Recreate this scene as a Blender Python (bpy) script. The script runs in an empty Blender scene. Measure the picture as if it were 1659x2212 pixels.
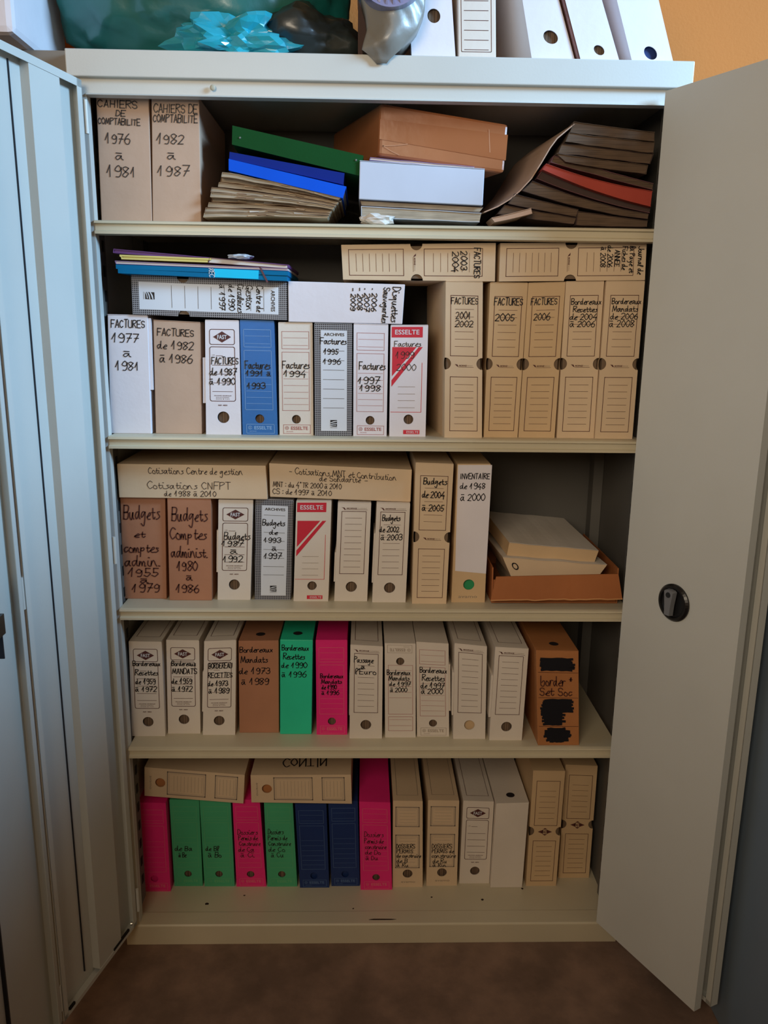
import bpy, bmesh, math, random
from mathutils import Vector, Matrix
random.seed(7)
S = bpy.context.scene
COL = S.collection

# ---------------------------------------------------------------- camera
cam_d = bpy.data.cameras.new('camera'); cam = bpy.data.objects.new('camera', cam_d); COL.objects.link(cam)
cam_d.sensor_fit = 'HORIZONTAL'; cam_d.sensor_width = 36.0; cam_d.lens = 36.0 * 1738.4 / 1659.0
cam_d.clip_start = .02; cam_d.clip_end = 50
_R = Matrix.Rotation(-.0256, 3, 'Z') @ Matrix.Rotation(-.2274, 3, 'X') @ Matrix.Rotation(-.0125, 3, 'Y')
_cx, _cf, _cu = _R.col[0], _R.col[1], _R.col[2]
_M = Matrix((( _cx[0], _cu[0], -_cf[0]), (_cx[1], _cu[1], -_cf[1]), (_cx[2], _cu[2], -_cf[2])))
cam.matrix_world = Matrix.Translation((-.03, -1.686, 1.4777)) @ _M.to_4x4()
S.camera = cam

# ---------------------------------------------------------------- world, lights, exposure
S.view_settings.view_transform = 'Standard'; S.view_settings.look = 'None'
S.view_settings.gamma = 1.0; S.view_settings.use_curve_mapping = False
S.view_settings.exposure = 0.0
W = bpy.data.worlds.new('room_ambient'); S.world = W; W.use_nodes = True
W.node_tree.nodes['Background'].inputs[0].default_value = (1.0, .55, .22, 1)
W.node_tree.nodes['Background'].inputs[1].default_value = .15

def area(name, loc, target, sx, sy, power, color, spread=180):
    l = bpy.data.lights.new(name, 'AREA'); l.shape = 'RECTANGLE'; l.size = sx; l.size_y = sy
    l.energy = power; l.color = color; l.spread = math.radians(spread)
    o = bpy.data.objects.new(name, l); COL.objects.link(o); o.location = loc
    o.rotation_euler = (Vector(target) - Vector(loc)).to_track_quat('-Z', 'Y').to_euler()
    return o
# daylight of a high window to the right, behind the photographer
area('window_daylight', (2.0, -1.0, 2.6), (-.4, 0, 1.5), .7, .6, 47, (.38, .67, 1.0), 120)
# warm fill added behind the photographer to lift the right door
area('warm_fill', (-.7, -2.5, 2.15), (.15, 0, 1.6), 1.1, .9, 11.5, (1.0, .84, .64), 110)

# ---------------------------------------------------------------- materials
def lin(c): return tuple(((v / 12.92) if v <= .04045 else ((v + .055) / 1.055) ** 2.4) for v in c)
MATS = {}
def mat(name, rgb, rough=.6, mottle=.08, scale=14, bump=0.0, bscale=60, metal=0.0, spec=.4, streak=0.0, srgb=True, spots=0.0):
    if name in MATS: return MATS[name]
    m = bpy.data.materials.new(name); m.use_nodes = True; MATS[name] = m
    nt = m.node_tree; N = nt.nodes; L = nt.links; bs = N['Principled BSDF']
    c = lin(rgb) if srgb else rgb
    bs.inputs['Roughness'].default_value = rough; bs.inputs['Metallic'].default_value = metal
    bs.inputs['Specular IOR Level'].default_value = spec
    tc = N.new('ShaderNodeTexCoord')
    n = N.new('ShaderNodeTexNoise'); n.inputs['Scale'].default_value = scale; n.inputs['Detail'].default_value = 5
    L.new(tc.outputs['Object'], n.inputs['Vector'])
    r = N.new('ShaderNodeMapRange'); r.inputs['From Min'].default_value = .3; r.inputs['From Max'].default_value = .7
    r.inputs['To Min'].default_value = 1 - mottle; r.inputs['To Max'].default_value = 1 + mottle * .6
    L.new(n.outputs['Fac'], r.inputs['Value'])
    fac = r.outputs['Result']
    if streak:
        mp = N.new('ShaderNodeMapping'); mp.inputs['Scale'].default_value = (1, 1, .02) if streak > 0 else (.02, .02, 1)
        L.new(tc.outputs['Object'], mp.inputs['Vector'])
        n3 = N.new('ShaderNodeTexNoise'); n3.inputs['Scale'].default_value = 320 if streak > 0 else 900; n3.inputs['Detail'].default_value = 3
        L.new(mp.outputs['Vector'], n3.inputs['Vector'])
        r3 = N.new('ShaderNodeMapRange'); r3.inputs['From Min'].default_value = .35; r3.inputs['From Max'].default_value = .65
        r3.inputs['To Min'].default_value = 1 - abs(streak); r3.inputs['To Max'].default_value = 1.0
        L.new(n3.outputs['Fac'], r3.inputs['Value'])
        mu = N.new('ShaderNodeMath'); mu.operation = 'MULTIPLY'; L.new(fac, mu.inputs[0]); L.new(r3.outputs['Result'], mu.inputs[1]); fac = mu.outputs[0]
    if spots:
        v = N.new('ShaderNodeTexNoise'); v.inputs['Scale'].default_value = 5.5; v.inputs['Detail'].default_value = 8; v.inputs['Roughness'].default_value = .65
        L.new(tc.outputs['Object'], v.inputs['Vector'])
        r4 = N.new('ShaderNodeMapRange'); r4.inputs['From Min'].default_value = .42; r4.inputs['From Max'].default_value = .62
        r4.inputs['To Min'].default_value = 1 - spots; r4.inputs['To Max'].default_value = 1.0
        L.new(v.outputs['Fac'], r4.inputs['Value'])
        mu = N.new('ShaderNodeMath'); mu.operation = 'MULTIPLY'; L.new(fac, mu.inputs[0]); L.new(r4.outputs['Result'], mu.inputs[1]); fac = mu.outputs[0]
    mx = N.new('ShaderNodeMix'); mx.data_type = 'RGBA'; mx.blend_type = 'MULTIPLY'; mx.inputs['Factor'].default_value = 1
    mx.inputs['A'].default_value = (*c, 1)
    L.new(fac, mx.inputs['B']); L.new(mx.outputs['Result'], bs.inputs['Base Color'])
    if bump:
        n2 = N.new('ShaderNodeTexNoise'); n2.inputs['Scale'].default_value = bscale; n2.inputs['Detail'].default_value = 4
        L.new(tc.outputs['Object'], n2.inputs['Vector'])
        bp = N.new('ShaderNodeBump'); bp.inputs['Strength'].default_value = bump; bp.inputs['Distance'].default_value = .004
        L.new(n2.outputs['Fac'], bp.inputs['Height']); L.new(bp.outputs['Normal'], bs.inputs['Normal'])
    return m
def grid_mat():
    """black cover printed with a fine white grid, in metres through the UVs"""
    m = bpy.data.materials.new('black_grid_paper'); m.use_nodes = True; nt = m.node_tree; N = nt.nodes; L = nt.links
    bs = N['Principled BSDF']; bs.inputs['Roughness'].default_value = .5
    tc = N.new('ShaderNodeTexCoord'); sp = N.new('ShaderNodeSeparateXYZ'); L.new(tc.outputs['UV'], sp.inputs[0])
    outs = []
    for ax in ('X', 'Y'):
        a = N.new('ShaderNodeMath'); a.operation = 'MULTIPLY'; a.inputs[1].default_value = 250; L.new(sp.outputs[ax], a.inputs[0])
        f = N.new('ShaderNodeMath'); f.operation = 'FRACT'; L.new(a.outputs[0], f.inputs[0])
        g = N.new('ShaderNodeMath'); g.operation = 'LESS_THAN'; g.inputs[1].default_value = .26; L.new(f.outputs[0], g.inputs[0]); outs.append(g)
    mxm = N.new('ShaderNodeMath'); mxm.operation = 'MAXIMUM'; L.new(outs[0].outputs[0], mxm.inputs[0]); L.new(outs[1].outputs[0], mxm.inputs[1])
    mx = N.new('ShaderNodeMix'); mx.data_type = 'RGBA'; mx.inputs['A'].default_value = (.016, .017, .028, 1); mx.inputs['B'].default_value = (.36, .36, .38, 1)
    L.new(mxm.outputs[0], mx.inputs['Factor']); L.new(mx.outputs['Result'], bs.inputs['Base Color'])
    MATS['grid'] = m; return m
grid_mat()
M_ENAMEL = mat('cream_enamel', (.795, .80, .775), .42, .03, 6, .04, 220, spec=.5)
M_ENAMEL_SH = mat('cream_enamel_shelf', (.79, .75, .645), .42, .05, 6, .04, 220, spec=.5)
M_ENAMEL_IN = mat('shaded_enamel_inside', (.40, .39, .37), .6, .08, 5, .04, 200)  # same enamel, darkened so the inner shade is in its colour
M_SLOT = mat('slot_dark', (.10, .09, .08), .8)
mat('white_card', (.90, .88, .90), .62, .05, 9, .12, 70)
mat('white_card_warm', (.88, .84, .79), .62, .05, 9, .12, 70)
mat('cream_card', (.86, .76, .63), .66, .06, 8, .12, 70)
mat('buff_card', (.83, .71, .55), .68, .07, 8, .12, 70)
mat('tan_card', (.76, .64, .55), .7, .09, 7, .15, 60)
mat('kraft_card', (.70, .49, .37), .72, .12, 7, .18, 60)
mat('orange_card', (.70, .46, .27), .7, .12, 7, .18, 60)
mat('blue_card', (.16, .42, .68), .5, .08, 9, .1, 60)
mat('navy_card', (.10, .20, .42), .5, .08, 9, .1, 60)
mat('green_card', (.17, .82, .64), .5, .08, 9, .1, 60)
mat('leaf_green_card', (.29, .68, .49), .5, .08, 9, .1, 60)
mat('pink_card', (.93, .17, .50), .5, .08, 9, .1, 60)
mat('ink_black', (.07, .07, .10), .5, 0)
mat('ink_brown', (.30, .15, .12), .6, 0)
mat('ink_soft_black', (.16, .14, .15), .5, 0)
mat('print_brown', (.34, .17, .16), .6, 0)
mat('print_plum', (.30, .12, .22), .6, 0)
mat('print_red', (.82, .16, .24), .5, .03)
mat('print_rose', (.66, .38, .38), .6, 0)
mat('print_grey', (.58, .52, .46), .6, 0)
mat('print_lightgrey', (.66, .60, .54), .6, 0)
mat('print_white', (.85, .87, .90), .5, 0)
mat('print_pale_blue', (.52, .68, .86), .5, 0)
mat('print_pale_pink', (.90, .45, .52), .5, 0)
mat('print_pale_green', (.42, .72, .50), .5, 0)
mat('print_navy_line', (.34, .45, .62), .5, 0)
mat('paper_edges', (.50, .41, .33), .85, .1, 30, streak=.75)
mat('paper_edges_flat', (.74, .66, .56), .8, .1, 30, streak=-.45)
mat('paper', (.84, .81, .77), .75, .05, 8, .15, 40)
mat('green_paper', (.18, .60, .38), .7)
mat('inner_card', (.46, .38, .30), .8, .1, 10)

# ---------------------------------------------------------------- mesh helpers
def link(name, me, m=None, parent=None):
    o = bpy.data.objects.new(name, me); COL.objects.link(o)
    if m is not None and not me.materials: me.materials.append(MATS[m] if isinstance(m, str) else m)
    if parent is not None: o.parent = parent
    return o
def thing(name, label, cat, loc=(0, 0, 0), group=None):
    o = bpy.data.objects.new(name, None); COL.objects.link(o); o.location = loc; o.empty_display_size = .05
    o['label'] = label; o['category'] = cat
    if group: o['group'] = group
    return o
def tag(o, label, cat, group=None):
    o['label'] = label; o['category'] = cat
    if group: o['group'] = group
    return o
def bm_obj(name, bm, m, parent=None, smooth=False, off=(0, 0, 0)):
    me = bpy.data.meshes.new(name)
    if any(off): bmesh.ops.translate(bm, vec=-Vector(off), verts=bm.verts)
    bm.to_mesh(me); bm.free()
    if smooth:
        for p in me.polygons: p.use_smooth = True
    return link(name, me, m, parent)
def hexa(bm, c):
    """box from 8 corners: bottom four (ccw from above) then top four"""
    v = [bm.verts.new(q) for q in c]
    for f in ((3, 2, 1, 0), (4, 5, 6, 7), (0, 1, 5, 4), (1, 2, 6, 5), (2, 3, 7, 6), (3, 0, 4, 7)):
        bm.faces.new([v[i] for i in f])
    return v
def box(bm, x0, x1, y0, y1, z0, z1, bev=0):
    v = hexa(bm, [(x0, y0, z0), (x1, y0, z0), (x1, y1, z0), (x0, y1, z0), (x0, y0, z1), (x1, y0, z1), (x1, y1, z1), (x0, y1, z1)])
    if bev:
        es = list({e for q in v for e in q.link_edges}); bmesh.ops.bevel(bm, geom=es, offset=bev, segments=2, affect='EDGES', profile=.6)
def prism(bm, prof, y0, y1, axis='y'):
    """closed profile (list of 2d points) extruded along an axis"""
    def P(a, b, t):
        return (a, t, b) if axis == 'y' else ((t, a, b) if axis == 'x' else (a, b, t))
    A = [bm.verts.new(P(a, b, y0)) for a, b in prof]; Bv = [bm.verts.new(P(a, b, y1)) for a, b in prof]
    n = len(prof)
    bm.faces.new(A); bm.faces.new(Bv[::-1])
    for i in range(n): bm.faces.new((A[i], A[(i + 1) % n], Bv[(i + 1) % n], Bv[i]))
def fixn(bm): bmesh.ops.recalc_face_normals(bm, faces=bm.faces)

# ---------------------------------------------------------------- single-stroke handwriting
# two digits per point: x 0-9, y 0-9 (3 = base line, 6 = x height, 9 = capital height); '-' in front = straight strokes
GL = {
'0': '29 07 05 23 45 47 29', '1': '-05 29/-29 23', '2': '08 29 48 36 03/-03 43', '3': '08 29 48 36 26/26 46 44 23 04',
'4': '-39 05 45/-36 32', '5': '-49 19 16/16 36 45 34 23 04', '6': '39 17 05 13 33 45 36 16 05', '7': '-09 49 13/-16 46',
'8': '48 29 08 26 45 34 23 04 26 48', '9': '47 29 07 16 36 48/47 45 33 13',
'A': '-03 29 43/-15 35', 'B': '-03 09/09 39 48 36 06/06 36 45 33 03', 'C': '48 29 07 05 23 44', 'D': '-03 09/09 29 47 45 23 03',
'E': '-49 09 03 43/-06 36', 'F': '-03 09 49/-06 36', 'G': '48 29 07 05 23 45/-25 45 42', 'H': '-03 09/-43 49/-06 46', 'I': '-13 19',
'L': '-09 03 43', 'M': '-03 19 34 59 63', 'N': '-03 09 43 49', 'O': '29 07 05 23 45 47 29', 'P': '-03 09/09 39 48 37 06',
'R': '-03 09/09 39 48 37 06/-16 43', 'S': '48 29 08 16 36 44 23 04', 'T': '-09 49/-29 23', 'U': '09 04 23 44 49', 'V': '-09 23 49',
'J': '49 44 23 04',
'a': '36 16 05 04 13 24 36/36 34 43', 'b': '09 04 13 33 45 36 15', 'c': '36 16 05 04 13 34', 'd': '36 16 05 04 13 24 36/39 34 43',
'e': '04 35 36 26 15 04 13 33', 'f': '38 29 18 13 10/05 35', 'g': '36 16 05 04 14 36/36 32 20 01', 'h': '-09 03/04 26 35 43',
'i': '06 04 13 23/-08 18', 'l': '04 28 19 08 03 13', 'm': '06 03/04 16 24 23/24 36 45 43 53', 'n': '06 03/04 16 26 34 43',
'o': '16 05 04 13 33 35 16', 'p': '06 00/05 26 35 24 04', 'q': '36 16 05 04 14 36/36 30', 'r': '06 03/04 16 36',
's': '36 16 25 34 13 03', 't': '18 14 23 34/-06 36', 'u': '06 04 13 23 36/36 34 43', 'v': '06 23 46', 'x': '-06 33/-03 36', 'z': '-06 36 03 33', 'y': '06 14 24 36/36 31 10',
'à': '36 16 05 04 13 24 36/36 34 43/-08 38', 'é': '04 35 36 26 15 04 13 33/-27 39', 'É': '-49 09 03 43/-06 36',
'-': '-05 35', '.': '-03 13', ':': '-04 14/-07 17', "'": '-19 07', '°': '18 19 29 28 18', '*': '-07 37/-28 16/-18 26', '_': '-03 53', '=': '-05 35/-06 36',
}
ADV = {'I': 3.2, 'M': 7.2, 'i': 2.6, 'l': 2.6, '.': 2, ':': 2, "'": 2, 'm': 6.2, ' ': 3.2, 't': 3.8, 'r': 4.0, 's': 4.0, 'c': 4.2, 'e': 4.2, '-': 4.2, '_': 6, 'o': 4.4}
def catmull(P, k=4):
    if len(P) < 3: return P
    Q = [P[0]] + P + [P[-1]]; out = []
    for i in range(1, len(Q) - 2):
        a, b_, c, d = Q[i - 1], Q[i], Q[i + 1], Q[i + 2]
        for s in range(k):
            t = s / k
            out.append(tuple(.5 * ((2 * b_[j]) + (-a[j] + c[j]) * t + (2 * a[j] - 5 * b_[j] + 4 * c[j] - d[j]) * t * t + (-a[j] + 3 * b_[j] - 3 * c[j] + d[j]) * t ** 3) for j in (0, 1)))
    out.append(P[-1]); return out
def hand_lines(text, rnd):
    """polylines in units of capital height, baseline 0; returns lines, width"""
    x = 0; out = []
    for ch in text:
        if ch in GL:
            jy = rnd.uniform(-.05, .05); js = rnd.uniform(.92, 1.1); sl = rnd.uniform(.02, .12)
            for st in GL[ch].split('/'):
                straight = st[0] == '-'
                if straight: st = st[1:]
                P = [(float(q[0]), float(q[1]) - 3) for q in st.split()]
                P = [((a + rnd.uniform(-.12, .12)) * js, b_ * js + rnd.uniform(-.12, .12)) for a, b_ in P]
                if not straight: P = catmull(P)
                Q = [(x + a + sl * b_, b_ + jy) for a, b_ in P]
                out += [Q[i:i + 2] for i in range(len(Q) - 1)] if straight else [Q]      # sharp corners: one ribbon per side
        x += ADV.get(ch, 5.3)
    return [[(a / 6, b_ / 6) for a, b_ in l] for l in out], max(x - 1, 1) / 6
def ribbon(bm, P, hw, T):
    """flat marker stroke through the 2d points P, half width hw, mapped by T"""
    n = len(P); prev = None
    for i, q in enumerate(P):
        a = P[max(i - 1, 0)]; c = P[min(i + 1, n - 1)]
        d = Vector((c[0] - a[0], c[1] - a[1]))
        if d.length < 1e-9: d = Vector((1, 0))
        d.normalize(); nx, ny = -d.y * hw, d.x * hw
        e = Vector((0, 0))
        if i == 0: e = -d * hw * .8
        if i == n - 1: e = d * hw * .8
        cur = (bm.verts.new(T(q[0] + nx + e.x, q[1] + ny + e.y)), bm.verts.new(T(q[0] - nx + e.x, q[1] - ny + e.y)))
        if prev: bm.faces.new((prev[0], prev[1], cur[1], cur[0]))
        prev = cur
_TC = {}
def typed(text, bold=0.0):
    """built-in typeface as triangles in units of capital height; returns verts, faces, width"""
    k = (text, bold)
    if k in _TC: return _TC[k]
    cu = bpy.data.curves.new('t', 'FONT'); cu.body = text; cu.size = 1; cu.offset = bold; cu.resolution_u = 3; cu.fill_mode = 'FRONT'
    o = bpy.data.objects.new('t', cu); COL.objects.link(o)
    dg = bpy.context.evaluated_depsgraph_get(); me = bpy.data.meshes.new_from_object(o.evaluated_get(dg))
    V = [(v.co.x, v.co.y) for v in me.vertices]; F = [tuple(p.vertices) for p in me.polygons]
    bpy.data.objects.remove(o); bpy.data.curves.remove(cu); bpy.data.meshes.remove(me)
    x0 = min(v[0] for v in V); x1 = max(v[0] for v in V); y1 = max(v[1] for v in V)
    V = [((a - x0) / y1, b_ / y1) for a, b_ in V]
    _TC[k] = (V, F, (x1 - x0) / y1); return _TC[k]

class Face:
    """a quad face in the world: u to the right, v downward, in fractions; TL TR BR BL"""
    def __init__(s, TL, TR, BR, BL, out=.0004):
        s.q = [Vector(a) for a in (TL, TR, BR, BL)]
        s.w = ((s.q[1] - s.q[0]).length + (s.q[2] - s.q[3]).length) / 2
        s.h = ((s.q[3] - s.q[0]).length + (s.q[2] - s.q[1]).length) / 2
        s.n = (s.q[3] - s.q[0]).cross(s.q[1] - s.q[0]).normalized(); s.out = out
    def at(s, u, v, d=0):
        a = s.q[0].lerp(s.q[1], u); b_ = s.q[3].lerp(s.q[2], u)
        return a.lerp(b_, v) + s.n * d
    def T(s, lay=1): return lambda x, y: s.at(x / s.w, y / s.h, s.out * lay)
    def rot(s, k=1):
        q = s.q[k:] + s.q[:k]; f = Face(*q, out=s.out); return f
class Ink:
    """collects print on a face, one bmesh per ink"""
    def __init__(s, face): s.f = face; s.b = {}
    def bm(s, ink):
        if ink not in s.b: s.b[ink] = bmesh.new()
        return s.b[ink]
    def line(s, ink, u0, v0, u1, v1, w=.0007, lay=1):
        f = s.f; ribbon(s.bm(ink), [(u0 * f.w, v0 * f.h), (u1 * f.w, v1 * f.h)], w / 2, f.T(lay))
    def frame(s, ink, u0, v0, u1, v1, w=.0009, r=0):
        f = s.f; x0, x1, y0, y1 = u0 * f.w, u1 * f.w, v0 * f.h, v1 * f.h
        P = []
        if r:
            for cx, cy, a0 in ((x1 - r, y0 + r, -90), (x1 - r, y1 - r, 0), (x0 + r, y1 - r, 90), (x0 + r, y0 + r, 180)):
                for k in range(4):
                    a = math.radians(a0 + 30 * k); P.append((cx + r * math.cos(a), cy + r * math.sin(a)))
        else: P = [(x0, y0), (x1, y0), (x1, y1), (x0, y1)]
        n = len(P); bm = s.bm(ink); T = f.T()
        cx, cy = (x0 + x1) / 2, (y0 + y1) / 2
        if r:
            for i in range(n): ribbon(bm, [P[i], P[(i + 1) % n]], w / 2, T)
        else:
            for a, b_ in ((0, 1), (1, 2), (2, 3), (3, 0)): ribbon(bm, [P[a], P[b_]], w / 2, T)
    def poly(s, ink, pts, lay=1):
        f = s.f; T = f.T(lay); bm = s.bm(ink); bm.faces.new([bm.verts.new(T(u * f.w, v * f.h)) for u, v in pts])
    def rect(s, ink, u0, v0, u1, v1, lay=1): s.poly(ink, [(u0, v0), (u1, v0), (u1, v1), (u0, v1)], lay)
    def disc(s, ink, u, v, r, lay=1, ring=0):
        f = s.f; T = f.T(lay); bm = s.bm(ink); n = 16; cx, cy = u * f.w, v * f.h
        if ring:
            ribbon(bm, [(cx + r * math.cos(i * 2 * math.pi / n), cy + r * math.sin(i * 2 * math.pi / n)) for i in range(n + 1)], ring / 2, T)
        else: bm.faces.new([bm.verts.new(T(cx + r * math.cos(i * 2 * math.pi / n), cy + r * math.sin(i * 2 * math.pi / n))) for i in range(n)])
    def text(s, ink, txt, u0, u1, vt, vb, lay=1, bold=0.0):
        """typed text fitted between u0..u1, capitals from vt down to vb"""
        f = s.f; V, F, w = typed(txt, bold); T = f.T(lay); bm = s.bm(ink)
        sx = (u1 - u0) * f.w / w; sy = (vb - vt) * f.h
        vs = [bm.verts.new(T(u0 * f.w + a * sx, vb * f.h - b_ * sy)) for a, b_ in V]
        for q in F:
            try: bm.faces.new([vs[i] for i in q])
            except ValueError: pass
    def hand(s, ink, txt, u0, u1, vt, vb, w=.0013, lay=2, slope=0.0, seed=0):
        f = s.f; L_, wd = hand_lines(txt, random.Random(sum(map(ord, txt)) + seed)); T = f.T(lay); bm = s.bm(ink)
        sx = (u1 - u0) * f.w / wd; sy = (vb - vt) * f.h
        for P in L_: ribbon(bm, [(u0 * f.w + a * sx, vb * f.h - b_ * sy + slope * a * sx) for a, b_ in P], w / 2, T)
    def done(s, parent, names=None, off=(0, 0, 0)):
        for ink, bm in s.b.items():
            nm = (names or {}).get(ink) or ('handwriting' if ink.startswith('ink') else 'printed_marks')
            fixn(bm)
            o = bm_obj(nm, bm, ink, parent, off=off)

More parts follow.
